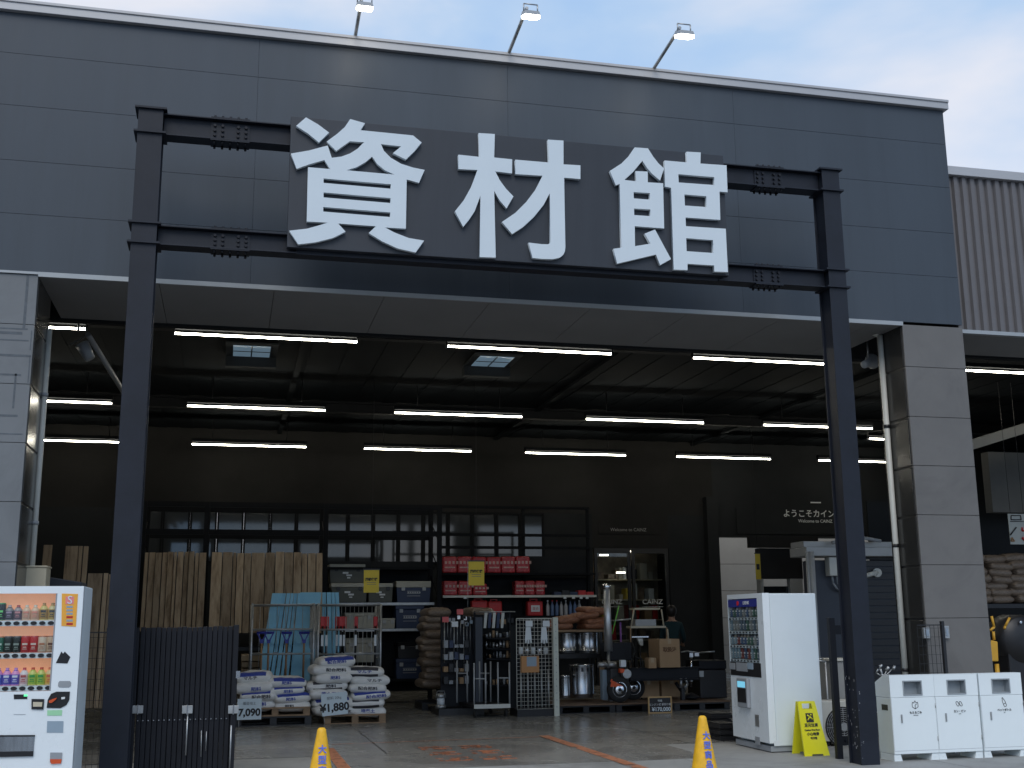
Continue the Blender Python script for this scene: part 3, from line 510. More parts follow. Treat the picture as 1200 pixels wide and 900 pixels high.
# switch display lights etc on the door
def patch(pts, m, nm='label', par=v1, dy=.003, world=True, d0=VY):
    q = [PY(a, c, d0) for a, c in pts]; return MB().prism(q, d0-dy, d0-.0004).build(nm, m, par, world=True)
st = patch([(72.5, 695.5), (91.5, 696), (89, 734.5), (72, 733.5)], mat('orange_yellow_sticker', (.85, .4, .05), .5, 0, .1), 'sticker')
patch([(77, 699), (87, 699), (86.3, 708), (76.8, 708)], mat('pink_print', (.8, .25, .25), .5, 0, .1), 'print', st, .0045); 
for i in range(6): patch([(78, 710+i*4), (85.5, 710+i*4), (85.2, 712.4+i*4), (77.8, 712.4+i*4)], 'red' if i in (3, 5) else 'bluegrey', 'print', st, .0045)
text('S', .09, (*[PY(82, 703.5, VY)[0]], VY-.0065, PY(82, 703.5, VY)[1]), 'white', st)
patch([(65.5, 777), (72, 763.5), (74, 766), (76, 763.5), (82.5, 770), (79, 777.5)], 'black', 'arrow_mark')
pl = patch([(68.3, 800), (70, 798), (82, 798), (83.5, 800), (83, 804), (81, 805.7), (69.5, 805.5), (68, 804)], 'vgrey', 'badge')
pl = patch([(54.8, 829.5), (56, 820), (60, 813), (66, 810.5), (82, 810.5), (81.3, 820), (78, 826), (71, 829.8)], 'black', 'coin_panel', dy=.006)
patch([(58, 823.5), (57.6, 821), (62, 819), (67, 817.5), (66, 819.5), (61, 823.5)], 'orange', 'return_lever', pl, .02); patch([(72, 817), (76.5, 816.5), (76, 819), (72, 819.5)], 'whiteink', 'coin_slot', pl, .01)
bp_ = patch([(37.2, 819), (52, 819.2), (51, 831.5), (37, 831)], 'black', 'bill_slot', dy=.01); patch([(39, 822.5), (50, 822.7), (49.4, 828), (38.9, 828)], 'beige', 'slot_mouth', bp_, .013)
bp_ = patch([(16.2, 813.8), (32, 813.8), (32, 819.2), (16.4, 819.4)], 'black', 'price_display'); patch([(28.2, 813.9), (32, 813.9), (32, 816), (28, 816)], 'greenlit', 'indicator', bp_, .004)
patch([(55.5, 832.3), (73, 832), (72.4, 838.5), (55.4, 838.5)], 'sticker', 'sticker'); patch([(55.4, 845), (74.5, 845), (74, 858.5), (54.8, 858.5)], 'bluegrey', 'sticker')
bp_ = patch([(-25, 862), (41, 861.5), (39, 886), (-25, 887.5)], 'steel', 'delivery_flap', dy=.008); patch([(-25, 861.5), (41.2, 861.2), (41, 863), (-25, 863.6)], 'black', 'flap_shadow_gap', bp_, .012); patch([(-25, 881), (39.5, 880), (39, 886), (-25, 887.5)], 'black', 'flap_sill', bp_, .014)
bp_ = patch([(59, 881.8), (73, 881.8), (72.3, 893), (58.5, 893.5)], 'vgrey', 'change_cup', dy=.008); patch([(58.7, 889.5), (72.5, 889.5), (71.5, 894.5), (60, 895)], 'orange', 'cup_rim', bp_, .012)
for yy in (837,): patch([(16, yy), (30, yy), (30, yy+.4), (16, yy+.4)], 'vgrey', 'panel_seam')
# ---- beige drain box and pipes on the left jamb
t = thing('left_downspout', 'pale downspout pipe ending in a beige box at the left jamb', 'drain pipe', (-1.95, 13.3, 0))
q = 13.3; a = PY(57.5, 390, q); c = PY(57.5, 650, q)
MB().cyl((a[0]+.0, q, 1.7), (a[0], q, ZL-.4), .032, seg=14).build('pipe', 'pipe', t, world=True)
MB().cyl((a[0]-.06, q+.1, 1.7), (a[0]-.06, q+.1, ZL-.4), .026, seg=12).build('conduit', 'vgrey', t, world=True)
q = 13.1; a = PY(25, 665, q); c = PY(53, 690, q)
MB().bx(a[0], c[0]+.0, q, q+.3, c[1]-.5, a[1]).bx(a[0]-.01, c[0]+.01, q-.01, q+.31, a[1], a[1]+.02).build('box', 'beige', t, world=True, bevel=.008)
MB().bx(a[0], c[0], q, q+.3, 0, c[1]-.5).build('box_stand', 'vgrey', t, world=True)
for z in (2.6, 4.0): MB().lathe([(.04, -.02), (.04, .02)], (PY(57.5, 390, 13.3)[0], 13.3, z), 14).bx(XL+.006, PY(57.5, 390, 13.3)[0], 13.28, 13.31, z-.01, z+.01).build('pipe_clip', 'vgrey', t, world=True)
# ---- right downspout
q = 12.95; a = PY(1031, 393, q); x = a[0]
t = thing('right_downspout', 'white downspout pipe running down the right pillar side', 'drain pipe', (x, q, 0))
MB().cyl((x, q, .1), (x, q, a[1]), .035, seg=14).build('pipe', 'pipe', t, world=True)
MB().tube([(x, q, a[1]), (x-.05, q+.1, a[1]+.06), (x-.7, q+.9, a[1]+.1)], .035, 12).build('elbow', 'pipe', t, world=True)
for z in (.9, 2.4, 3.9): MB().lathe([(.042, -.02), (.042, .02)], (x, q, z), 14).bx(x, XR-.006, q-.012, q+.012, z-.012, z+.012).build('pipe_clip', 'black', t, world=True)
# ---- cameras / speakers
def spk(px, py, Y, lab, s=1., rz=0, dn=20, nm='wall_speaker', cat='speaker'):
    X, Z = PY(px, py, Y); t = thing(nm, lab, cat, (X, Y, Z), rz)
    MB().lathe([(.02, -.14), (.05, -.13), (.055, .0), (.1, .09), (.105, .1)], (0, 0, 0), 18, 'y').build('horn', 'vgrey', t).rotation_euler = (R(dn), 0, 0)
    MB().cyl((0, 0, .03), (0, 0, .3), .012, seg=8).build('bracket', 'galv', t); return t
t = thing('security_lamp', 'grey spotlight with tilted shade hanging under the left end of the soffit', 'spotlight', (*[PY(93, 392, 14.6)[0]], 14.6, PY(93, 392, 14.6)[1]))
def LP(px, py, Y): a = PY(px, py, Y); return (a[0], Y, a[1])
MB().cyl(LP(92, 388, 14.6), LP(92, 376, 14.6), .014, seg=8).build('stem', 'galv', t, world=True)
MB().cyl(LP(96, 403, 14.6), LP(106, 421, 14.6), .085, .06, 16).build('lamp_body', 'vgrey', t, world=True)
MB().hexa([LP(82, 405, 14.5), LP(82, 403, 14.5), LP(82, 403, 14.7), LP(82, 405, 14.7), LP(100, 395, 14.4), LP(100, 393.5, 14.4), LP(100, 393.5, 14.8), LP(100, 395, 14.8)]).build('shade', 'galv', t, world=True)
br = tag(MB().cyl(LP(103, 392, 14.9), LP(150, 468, 17.0), .035, seg=8).build('diagonal_brace', 'vgrey'), 'dark diagonal brace descending behind the left gantry post', 'brace')
t = spk(1018, 425, 13.4, 'small horn speaker fixed high on the right jamb beside the white pipe', rz=R(-60))
# ---- folded gate
GX0, GX1 = PY(157, 740, 12.)[0], PY(280, 740, 12.)[0]; GT = 1.5
t = thing('folding_gate', 'black folded accordion gate with silver latches behind the left post', 'gate', ((GX0+GX1)/2, 12.1, 0))
n = 19; w = (GX1-GX0-.07)/n
MB().bx(GX0-.01, GX0+.052, 11.98, 12.04, .02, GT-.01).build('end_stile', 'blackm', t, world=True, bevel=.004)
for i in range(n):
    x = GX0+.06+i*w; hgt = GT-rr(0, .012); th_ = rr(.35, 1.2)
    l = MB().bx(x+.003, x+w*.975, 12.0+rr(0, .01), 12.04+rr(0, .03), .05, hgt).build('leaf', 'blackm', t, world=True, bevel=.004, )
    MB().cyl((x+w*.4, 12.0, .62), (x+w*.4, 11.985, .62), .006, seg=8).build('rivet', 'chrome', l, world=True)
    MB().bx(x+w*.02, x+w*.99, 12.085, 12.5, .08, hgt-.04).build('mesh_panel', 'blackm', t, world=True)  # solid black backing added to stop light showing between the leaves
MB().bx(GX1-.05, GX1, 11.97, 12.05, .02, GT+.01).build('end_stile', 'blackm', t, world=True, bevel=.004)
for px in (161, 219, 273):
    a = PY(px-5.5, 827, 11.96); c = PY(px+6.5, 836, 11.96); l = MB().bx(a[0], c[0], 11.955, 11.978, c[1], a[1]).build('latch_plate', 'galv', t, world=True, bevel=.002)
    MB().bx((a[0]+c[0])/2-.006, (a[0]+c[0])/2+.006, 11.945, 11.955, c[1]-.008, a[1]+.008).build('latch_pin', 'chrome', l, world=True)
for px0, py0, px1, py1 in ((156, 781, 149, 900), (220, 836, 217.5, 885), (236, 856, 235.5, 887), (271, 850, 269, 900), (242, 857, 241, 880)):
    a = PY(px0, py0, 11.97); c = PY(px1, py1, 11.97); MB().cyl((a[0], 11.968, a[1]), (c[0], 11.968, c[1]), .008 if px0 in (156, 220, 271) else .004, seg=8).build('drop_bolt', 'galv', t, world=True)
a = PY(279, 790, 11.96); MB().bx(a[0]-.02, a[0]+.02, 11.95, 11.97, a[1]-.04, a[1]+.03).build('lock_box', 'chrome', t, world=True)
# ---- mesh fences
def mesh_fence(nm, lab, x0, x1, y, z1, dz=.1, dx=.055, post=True, m='black', z0=.1):
    t = thing(nm, lab, 'fence', ((x0+x1)/2, y, 0)); b = MB(); x = x0
    while x < x1: b.bx(x-.002, x+.002, y-.002, y+.002, z0, z1); x += dx
    z = z0
    while z < z1: b.bx(x0, x1, y-.006, y-.0025, z-.002, z+.002); z += dz
    b.bx(x0, x1, y-.01, y+.01, z1, z1+.012); b.build('mesh_panel', m, t, world=True)
    if post: MB().bx(x1-.0, x1+.035, y-.02, y+.02, 0, z1+.05).build('post', m, t, world=True)
    return t
mesh_fence('mesh_fence', 'black wire mesh fence between the left drinks machine and the gantry post', PY(88, 760, 12.3)[0], PY(124, 760, 12.3)[0], 12.3, PY(100, 742, 12.3)[1])
x0 = PY(1075, 740, 12.2)[0]; x1 = PY(1103, 740, 12.2)[0]
mesh_fence('mesh_fence', 'black wire mesh fence with a thick post standing before the right pillar', x0, x1, 12.2, PY(1100, 733, 12.2)[1])
for (u0, v0, u1, v1_), lab in (((1080, 735.5, 1088.5, 748), 'small silver outlet cover seen through the mesh fence'), ((1103.5, 733.5, 1111, 748), 'small silver outlet cover on the pillar right of the fence post')):
    a = PY(u0, v0, FY); c = PY(u1, v1_, FY); t = thing('outlet_cover', lab, 'outlet', ((a[0]+c[0])/2, FY, c[1]))
    yy = FY if u0 > 1090 else FY-.0; MB().bx(a[0], c[0], yy-.04, yy-.001, c[1], a[1]).build('cover', 'galv', t, world=True, bevel=.004)
    MB().bx(a[0]+.02, c[0]-.02, yy-.045, yy-.04, c[1]+.03, a[1]-.03).build('flap', 'steel', t, world=True)
a = PY(1069.5, 703.5, FY); 
# ---- recycling bins
BY = 11.68
cx = [(PY(a, 800, BY)[0]+PY(c, 800, BY)[0])/2 for a, c in ((1043, 1093.5), (1093.5, 1146), (1146, 1198))]
def bin_thing():
    t = thing('recycling_bin', 'x', 'bin', group='pale recycling bins in a row'); w_, d_, h_, f_ = (cx[2]-cx[0])/2-.012, .30, .905, .075
    b = MB()
    fr = [(-w_/2, 0), (w_/2, 0)]
    P = lambda x, y, z: (x, y, z)
    ox0, ox1, oz0, oz1 = -.115, .12, .685, .845
    X0, X1 = -w_/2, w_/2
    # body: lower box, then upper hood around the opening
    b.bx(X0, X1, 0, d_, f_, .665); b.build('body', 'bin', t, bevel=.006)
    hd = MB(); hd.bx(X0, ox0, 0, .12, .668, h_).bx(ox1, X1, 0, .12, .668, h_).bx(ox0, ox1, 0, .12, .668, oz0).bx(ox0, ox1, 0, .12, oz1, h_)
    hd.hexa([(X0, .12, .668), (X1, .12, .668), (X1, d_, .668), (X0, d_, .668), (X0, .12, h_), (X1, .12, h_), (X1, d_, h_-.085), (X0, d_, h_-.085)])
    bmesh.ops.remove_doubles(hd.bm, verts=hd.bm.verts, dist=.0005)
    ho = hd.build('hood', 'bin', t)
    ff = MB().bx(ox0, ox0+.012, -.006, .11, oz0, oz1).bx(ox1-.012, ox1, -.006, .11, oz0, oz1).bx(ox0+.012, ox1-.012, -.006, .11, oz0, oz0+.012).bx(ox0+.012, ox1-.012, -.006, .11, oz1-.012, oz1).bx(ox0+.012, ox1-.012, .085, .11, oz0+.012, oz1-.012)
    ff.build('opening_frame', mat('bin_opening_grey', (.3, .33, .35), .4, 0, .06), ho)
    MB().bx(-.165, -.145, -.006, .001, .40, .49).bx(-.16, -.15, -.012, -.006, .42, .47).build('lock', 'galv', t, bevel=.001)
    MB().bx(X0+.004, X1-.004, -.0008, .002, .108, .111).bx(X0+.004, X0+.006, -.0008, .002, .111, .66).build('door_seam', 'vgrey', t)
    for z_ in (.2, .55): MB().cyl((X1-.004, -.003, z_), (X1-.004, -.003, z_+.05), .004, seg=8).build('hinge', 'galv', t)
    MB().bx(X0-.003, X0+.001, .07, .19, .53, .59).build('hand_hole', 'black', t)
    for x0, x1 in ((X0+.0, X0+.1), (X1-.1, X1-.0)):
        MB().hexa([(x0 if x0 < 0 else x0+.0, .01, 0), (x1, .01, 0), (x1, d_-.01, 0), (x0, d_-.01, 0), (x0+(0 if x0 < 0 else .02), .01, f_-.002), (x1-(.02 if x0 < 0 else 0), .01, f_-.002), (x1-(.02 if x0 < 0 else 0), d_-.01, f_-.002), (x0+(0 if x0 < 0 else .02), d_-.01, f_-.002)]).cyl(((x0+x1)/2, .01, .045), ((x0+x1)/2, .006, .045), .007, seg=10).build('foot', 'bin', t, bevel=.003)
    return t
pb = bin_thing()
txts = [('もえるごみ', 'leaf mark'), ('カン・ビン', 'can marks'), ('ペットボトル', 'bottle mark')]
labs = ['pale recycling bin with a flame-like leaf mark, next to the right gantry post', 'pale recycling bin with two crossed can outlines, the middle one', 'pale recycling bin with a tilted bottle outline, nearest the photo edge']
for i in range(3):
    o = pb if i == 0 else dup(pb)
    bins = o; o.location = (cx[i], BY, 0); o['label'] = labs[i]
B3_ = [o for o in COL.objects if o.name.startswith('recycling_bin')]
for i, o in enumerate(B3_):
    x = cx[i]; ti = text(txts[i][0], .03, (x+.02, BY-.003, .505), 'ink', o, 'lettering', off=.0004); text('BURNABLE' if i == 0 else ('CANS' if i == 1 else 'PET'), .012, (x+.02, BY-.003, .478), 'inkgrey', o)
    r_ = .0028; y_ = BY-.002
    if i == 0:
        pts = [(-.0, -.04), (-.035, -.02), (-.036, .01), (-.03, .03), (-.015, .02), (0, .045), (.015, .02), (.03, .03), (.036, .01), (.035, -.02), (0, -.04), (.0, .0), (.018, .01)]
        MB().tube([(x+.02+a, y_, .585+c) for a, c in pts], r_, 6).build('pictogram', 'ink', o, world=True)
    elif i == 1:
        for s_ in (-1, 1):
            c0 = Vector((x+.02+s_*.008, 0, .585)); dd = Vector((-.5*s_ if s_ > 0 else .5, 0, -.86)) if False else Vector((.45, 0, -.89)); nn = Vector((.89, 0, .45)); c0 = Vector((x+.02+s_*.02, 0, .585)); 
            pts = []
            for k in range(17):
                t_ = 2*math.pi*k/16; p = c0+nn*.014*math.cos(t_)+dd*(.026*(1 if math.sin(t_) > 0 else -1)*abs(math.sin(t_))**.5); pts.append((p.x, y_, p.z))
            MB().tube(pts, r_, 6).build('pictogram', 'ink', o, world=True)
    else:
        c0 = Vector((x+.025, 0, .585)); dd = Vector((.35, 0, -.93)); nn = Vector((.93, 0, .35)); prof = [(-.006, -.055), (.006, -.055), (.006, -.042), (.016, -.02), (.016, .035), (.008, .045), (-.008, .045), (-.016, .035), (-.016, -.02), (-.006, -.042), (-.006, -.055)]
        pts = [c0+nn*a+dd*c for a, c in prof]; MB().tube([(p.x, y_, p.z) for p in pts], r_, 6).build('pictogram', 'ink', o, world=True)
        MB().tube([(p.x, y_, p.z) for p in (c0-nn*.016+dd*.012, c0+nn*.016+dd*.012)], r_, 6).build('pictogram', 'ink', o, world=True)
# ---- cones
def cone(X, Y, lab):
    t = thing('traffic_cone', lab, 'cone', (X, Y, 0), group='yellow lettered cones at the entrance')
    MB().lathe([(.152, .03), (.148, .045), (.038, .66), (.034, .685), (.022, .698), (.008, .7)], seg=28).build('body', 'yellow', t)
    MB().bx(-.19, .19, -.19, .19, 0, .03).build('base', 'yellow', t, bevel=.01)
    for k, ch in enumerate('大型商品積込'):
        z = .535-k*.078; r_ = .038+(.66-z)*.1789
        pl_ = text(ch, .068, (X+.004, Y-r_-.004, z), mat('cone_lettering_blue', (.1, .16, .62), .5, 0, .05), t, off=.0018, ext=.002, rot=(R(80), 0, 0))
    return t
cone(*PZ(823, 838.5, .7), 'yellow cone with blue lettering in front of the chalk price board')
cone(*PZ(377, 852.5, .7), 'yellow cone with blue lettering in front of the white sacks')
# ---- white drinks machine, right (front faces left)
RY = PZ(902, 883)[1]; RX = PY(893, 695, RY)[0]; RX1 = PY(955.5, 695, RY)[0]; RYb = 13.86
v2 = thing('vending_machine', 'tall white drinks vending machine turned side-on behind the right post', 'vending machine', (RX+.3, RY+.5, 0))
MB().bx(RX+.09, RX1, RY, RYb, .075, 1.82).build('cabinet', 'vside', v2, world=True, bevel=.012)
def X2(u, v): return PX(u, v, RX)
wy0, _ = X2(886.5, 700); wy1, wzt = X2(852.5, 702.5); _, wzb = X2(870, 787)
dx0, dx1 = RX, RX+.086
MB().bx(dx0, dx1, RY+.002, wy0, .11, 1.825).bx(dx0, dx1, wy1, RYb, .11, 1.825).bx(dx0, dx1, wy0, wy1, wzt, 1.825).bx(dx0, dx1, wy0, wy1, .11, wzb).build('door', 'vend', v2, world=True)
MB().bx(dx0+.02, RX1-.02, RY+.02, RYb-.02, .015, .075).build('base_cover', 'vgrey', v2, world=True)
MB().bx(dx0+.05, RX1-.1, RY+.05, RYb-.05, 0, .014).build('foot_pad', 'black', v2, world=True)
dp = MB().bx(dx1-.02, dx1-.002, wy0, wy1, wzb, wzt).build('display', mat('display_dark_back', (.05, .06, .075), .4, 0, .2, emit=.0), v2, world=True)
sgn = MB().bx(dx0+.0, dx0+.015, wy0+.01, wy1-.01, wzt-.1, wzt-.01).build('header_sign', mat('header_blue', (.02, .03, .2), .4, 0, 0, emit=.05), v2, world=True)
a = (wy0+wy1)/2; MB().lathe([(.03, 0), (.03, .004)], (0, 0, 0), 16, 'x').build('emblem', mat('emblem_red', (.7, .02, .03), .4, 0, 0), sgn, loc=(dx0-.005-sgn.parent.location.x, a+.12-sgn.parent.location.y, wzt-.055))
text('Dydo' if False else 'DRINK', .06, (dx0-.003, a-.12, wzt-.055), 'whiteink', sgn, rot=(R(90), 0, R(-90)))
n = 9; MB().bx(dx0+.001, dx0+.003, wy0+.002, wy1-.002, wzb+.002, wzt-.11).build('display_glass', 'showglass', v2, world=True); rowz = [X2(870, y)[1] for y in (725, 741, 757.5, 774)]
random.seed(11)
for ri, z in enumerate(rowz):
    MB().bx(dx0+.004, dx1-.021, wy0+.002, wy1-.002, z-.018, z+.012).build('button_strip', 'vend', dp, world=True)
    for k in range(n):
        y = wy0+.05+(wy1-wy0-.1)*k/(n-1); c_ = random.choice([(.22,.3,.34),(.06,.1,.18),(.22,.05,.04),(.07,.14,.1),(.28,.28,.26),(.12,.16,.2)]); c2_ = random.choice([(.4,.4,.4),(.1,.1,.12),(.3,.25,.2)])
        h = .155; can_part(dp, dx1-.055-v2.location.x, y-v2.location.y, z+.013, h, .028, (c_, c2_, (.5,.5,.5), (.6,.6,.6)), 'can' if ri in (1, 3) else 'pet').rotation_euler = (0, 0, R(-90))
        MB().bx(dx0-.002, dx0+.004, y-.018, y+.018, z-.01, z+.006).build('button', 'black', dp, world=True)
# lower dark payment panel
a, z1 = X2(855, 772.5); c, z0 = X2(884, 791); pn = MB().bx(dx0-.006, dx0-.001, RY+.13, wy1-.01, wzb+.002 if False else X2(870, 792)[1], rowz[3]-.02).build('payment_panel', 'black', v2, world=True)
for u0, u1, v0, v1_, m_ in ((864, 876, 777, 786, 'vgrey'), (877, 883, 777, 784, 'bluegrey'), (856, 862, 777, 784, 'vgrey')):
    y0, za_ = X2(u1, v0); y1, zb_ = X2(u0, v1_); MB().bx(dx0-.012, dx0-.006, y0, y1, zb_, za_).build('slot', m_, pn, world=True)
y0, za_ = X2(879, 795); y1, zb_ = X2(868.5, 828)
cr = MB().bx(dx0-.05, dx0-.001, y0, y1, zb_, za_).build('card_reader', 'vgrey', v2, world=True, bevel=.012); MB().bx(dx0-.054, dx0-.05, y0+.03, y1-.03, zb_+.06, za_-.12).build('reader_face', 'black', cr, world=True); MB().bx(dx0-.055, dx0-.05, y0+.05, y1-.04, za_-.11, za_-.04).build('reader_screen', mat('reader_screen_cyan', (.2, .6, .8), .3, 0, 0, emit=.5), cr, world=True)
y0, za_ = X2(889.5, 838); y1, zb_ = X2(885.5, 851); MB().bx(dx0-.004, dx0-.0005, y0, y1, zb_, za_).build('lock_plate', 'galv', v2, world=True)
y0, za_ = X2(890.5, 864); y1, zb_ = X2(885.5, 872); MB().bx(dx0-.004, dx0-.0005, y0, y1, zb_, za_).build('sticker', 'vgrey', v2, world=True)
a = PY(907, 868, RY); MB().bx(a[0], a[0]+.07, RY-.002, RY-.0004, a[1]-.06, a[1]).build('rating_label', 'paper', v2, world=True)
# ---- yellow A-frame floor sign
WY = 12.42; bl = PY(943.5, 888, WY); brr = PY(973, 888, WY); tl = PY(940, 823, WY); tr = PY(961, 823, WY)
t = thing('wet_floor_sign', 'yellow folding caution sign leaning near the white drinks machine', 'floor sign', ((bl[0]+brr[0])/2, WY, 0))
H_ = tl[1]; x0, x1 = bl[0], brr[0]; u0, u1 = tl[0]+.01, tr[0]
for s_, nm in ((-1, 'front_panel'), (1, 'rear_panel')):
    yb = WY+(-.0 if s_ < 0 else .3); yt = WY+.13+(.0 if s_ < 0 else .03)
    def P3(x, z, o=0.): k = z/H_; return (x, yb+(yt-yb)*k+o, z)
    def lx(k, e): return (x0+(u0-x0)*k) if e == 0 else (x1+(u1-x1)*k)
    b = MB()
    def slab(k0, k1, f0, f1):
        xa0 = lx(k0, 0)+(lx(k0, 1)-lx(k0, 0))*f0; xa1 = lx(k0, 0)+(lx(k0, 1)-lx(k0, 0))*f1; xb0 = lx(k1, 0)+(lx(k1, 1)-lx(k1, 0))*f0; xb1 = lx(k1, 0)+(lx(k1, 1)-lx(k1, 0))*f1
        b.hexa([P3(xa0, k0*H_), P3(xa1, k0*H_), P3(xa1, k0*H_, .02), P3(xa0, k0*H_, .02), P3(xb0, k1*H_), P3(xb1, k1*H_), P3(xb1, k1*H_, .02), P3(xb0, k1*H_, .02)])
    slab(.04, .86, 0, 1); slab(.86, .96, 0, .22); slab(.86, .96, .78, 1); slab(.96, 1., 0, 1); slab(0, .04, 0, .3); slab(0, .04, .75, 1)
    bmesh.ops.remove_doubles(b.bm, verts=b.bm.verts, dist=.0006)
    pn = b.build(nm, 'lemon', t, world=True)
    if s_ < 0:
        tilt = math.atan2(yt-yb, H_); cxm = lambda k: (lx(k, 0)+lx(k, 1))/2
        def onp(k): return (cxm(k)+.0, yb+(yt-yb)*k-.004, k*H_)
        MB().bx(-.045, .045, -.002, .002, -.05, .05).build('pictogram_square', 'ink', pn, loc=Vector(onp(.70))-t.location, rot=(-tilt, 0, 0))
        MB().tube([(-.03, -.004, .03), (0, -.004, .01), (.03, -.004, -.02)], .008, 6).tube([(.0, -.004, .01), (-.03, -.004, -.03)], .006, 6).lathe([(.003, 0), (.011, .004), (.003, .008)], (.02, -.006, .03), 10, 'y').build('pictogram', 'lemon', pn, loc=Vector(onp(.70))-t.location, rot=(-tilt, 0, 0))
        for k_, s__, sz in ((.56, '足元注意', .042), (.475, 'Caution Wet Floor', .024), (.4, '小心地滑', .038), (.325, '미끄럼', .03)): text(s__, sz, onp(k_), 'ink', pn, off=.001, rot=(R(90)-tilt, 0, 0))
# ---- thin black gate post beside the gantry post
a = PY(977, 724, 12.1); c = PY(985, 893, 12.1)
t = thing('gate_post', 'slim scuffed black gate post with brackets just left of the right gantry post', 'post', (c[0], 12.1, 0))
MB().bx(c[0]-.045, c[0]+.025, 12.07, 12.13, 0, a[1]).build('post', 'blackm', t, world=True, bevel=.003)
for v in (738, 868):
    z = PY(985, v, 12.1)[1]; MB().bx(c[0]+.02, PY(998, v, 12.1)[0], 12.08, 12.1, z-.05, z+.05).cyl((PY(996, v, 12)[0], 12.08, z), (PY(996, v, 12)[0], 12.06, z), .014, seg=8).build('bracket', 'blackm', t, world=True)
# ---- outdoor unit & tank
a = PY(960, 822, 13.3); c = PY(1004, 880, 13.3)
t = thing('air_conditioner_unit', 'pale outdoor air conditioner unit behind the slim black post', 'air conditioner', ((a[0]+c[0])/2, 13.45, 0))
MB().bx(a[0], c[0]+.25, 13.3, 13.6, .06, a[1]).build('casing', 'pipe', t, world=True, bevel=.01)
fx, fz = PY(988, 852, 13.3); b = MB()
for k in range(9): 
    r_ = .03+k*.024; b.tube([(fx+r_*math.cos(t_), 13.285, fz+r_*math.sin(t_)) for t_ in [math.pi*2*i/24 for i in range(25)]], .004, 5)
for k in range(8): b.cyl((fx, 13.28, fz), (fx+.23*math.cos(k*math.pi/4), 13.28, fz+.23*math.sin(k*math.pi/4)), .004, seg=5)
gr = b.build('fan_grille', 'vgrey', t, world=True); MB().lathe([(.24, 0), (.24, .01)], (0, 0, 0), 28, 'y').build('fan_recess', 'black', t, loc=(fx-t.location.x, 13.288-t.location.y, fz)); MB().lathe([(.045, -.01), (.05, .0)], (0, 0, 0), 16, 'y').build('hub', 'vgrey', gr, loc=(fx-t.location.x, 13.278-t.location.y, fz))
MB().bx(a[0]+.02, a[0]+.12, 13.32, 13.58, 0, .058).bx(c[0]+.05, c[0]+.15, 13.32, 13.58, 0, .058).build('feet', 'black', t, world=True)
a = PY(974, 772, 13.9); c = PY(995, 822, 13.9)
t = thing('water_tank', 'small pale tank box with lid above the outdoor unit', 'tank', ((a[0]+c[0])/2, 14., 0))
MB().bx(a[0], c[0]+.1, 13.85, 14.25, .0, a[1]-.03).build('tank', 'greysteel', t, world=True, bevel=.02); MB().bx(a[0]-.02, c[0]+.12, 13.83, 14.27, a[1]-.03, a[1]).build('lid', 'pipe', t, world=True, bevel=.006)
p = PY(963, 778, 13.5)
t = thing('hose_tap', 'grey tap with tangled fittings between the white machine and the black post', 'tap', (p[0], 13.55, 0))
MB().tube([(p[0]+.05, 13.5, 0), (p[0]+.05, 13.5, p[1]+.03), (p[0]-.05, 13.48, p[1]+.04), (p[0]-.08, 13.46, p[1]-.03)], .014).build('pipe', 'galv', t, world=True)
MB().lathe([(.01, 0), (.035, .005), (.035, .02), (.01, .025)], (p[0]-.02, 13.5, p[1]+.05), 8).build('handle', 'galv', t, world=True)
# fittings cluster seen over the first bin
p = PY(1035, 790, 12.4); t = thing('pipe_fittings', 'cluster of small chrome fittings just above the first pale bin', 'fittings', (p[0], 12.4, 0)); b = MB(); random.seed(5)
MB().cyl((p[0], 12.4, 0), (p[0], 12.4, p[1]-.03), .02).build('stand', 'blackm', t, world=True)
for k in range(8):
    x_, z_ = p[0]+rr(-.09, .12), p[1]+rr(-.04, .07); MB().cyl((x_, 12.38+rr(-.03, .03), z_), (x_+rr(-.03, .03), 12.38, z_+rr(.01, .05)), rr(.008, .02), seg=8).cyl((x_, 12.39, z_), (p[0], 12.4, p[1]-.04), .006, seg=6).build('fitting', 'galv', t, world=True)
# ---- black folding crates behind the right cone
for i, (u0, u1, v0, v1_, Y_) in enumerate(((833, 852, 833, 869, 14.9), (843, 860, 846, 880, 14.3))):
    a = PY(u0, v0, Y_); c = PY(u1, v1_, Y_); t = thing('crate_stack', ['stack of ribbed black crates behind the lettered cone', 'low black crates tucked under the white machine front'][i], 'crate', ((a[0]+c[0])/2, Y_+.2, 0))
    z = 0; k = 0
    while z < a[1]-.05: MB().bx(a[0], c[0]+.1, Y_, Y_+.45, z+.004, z+.05).bx(a[0]+.015, c[0]+.085, Y_+.015, Y_+.43, z+.05, z+.07).build('tray', 'black', t, world=True, bevel=.004); z += .075
# ================================================================== goods in the hall
random.seed(21)
def Lx(px, py, Y): return PY(px, py, Y)[0]
def Lz(px, py, Y): return PY(px, py, Y)[1]
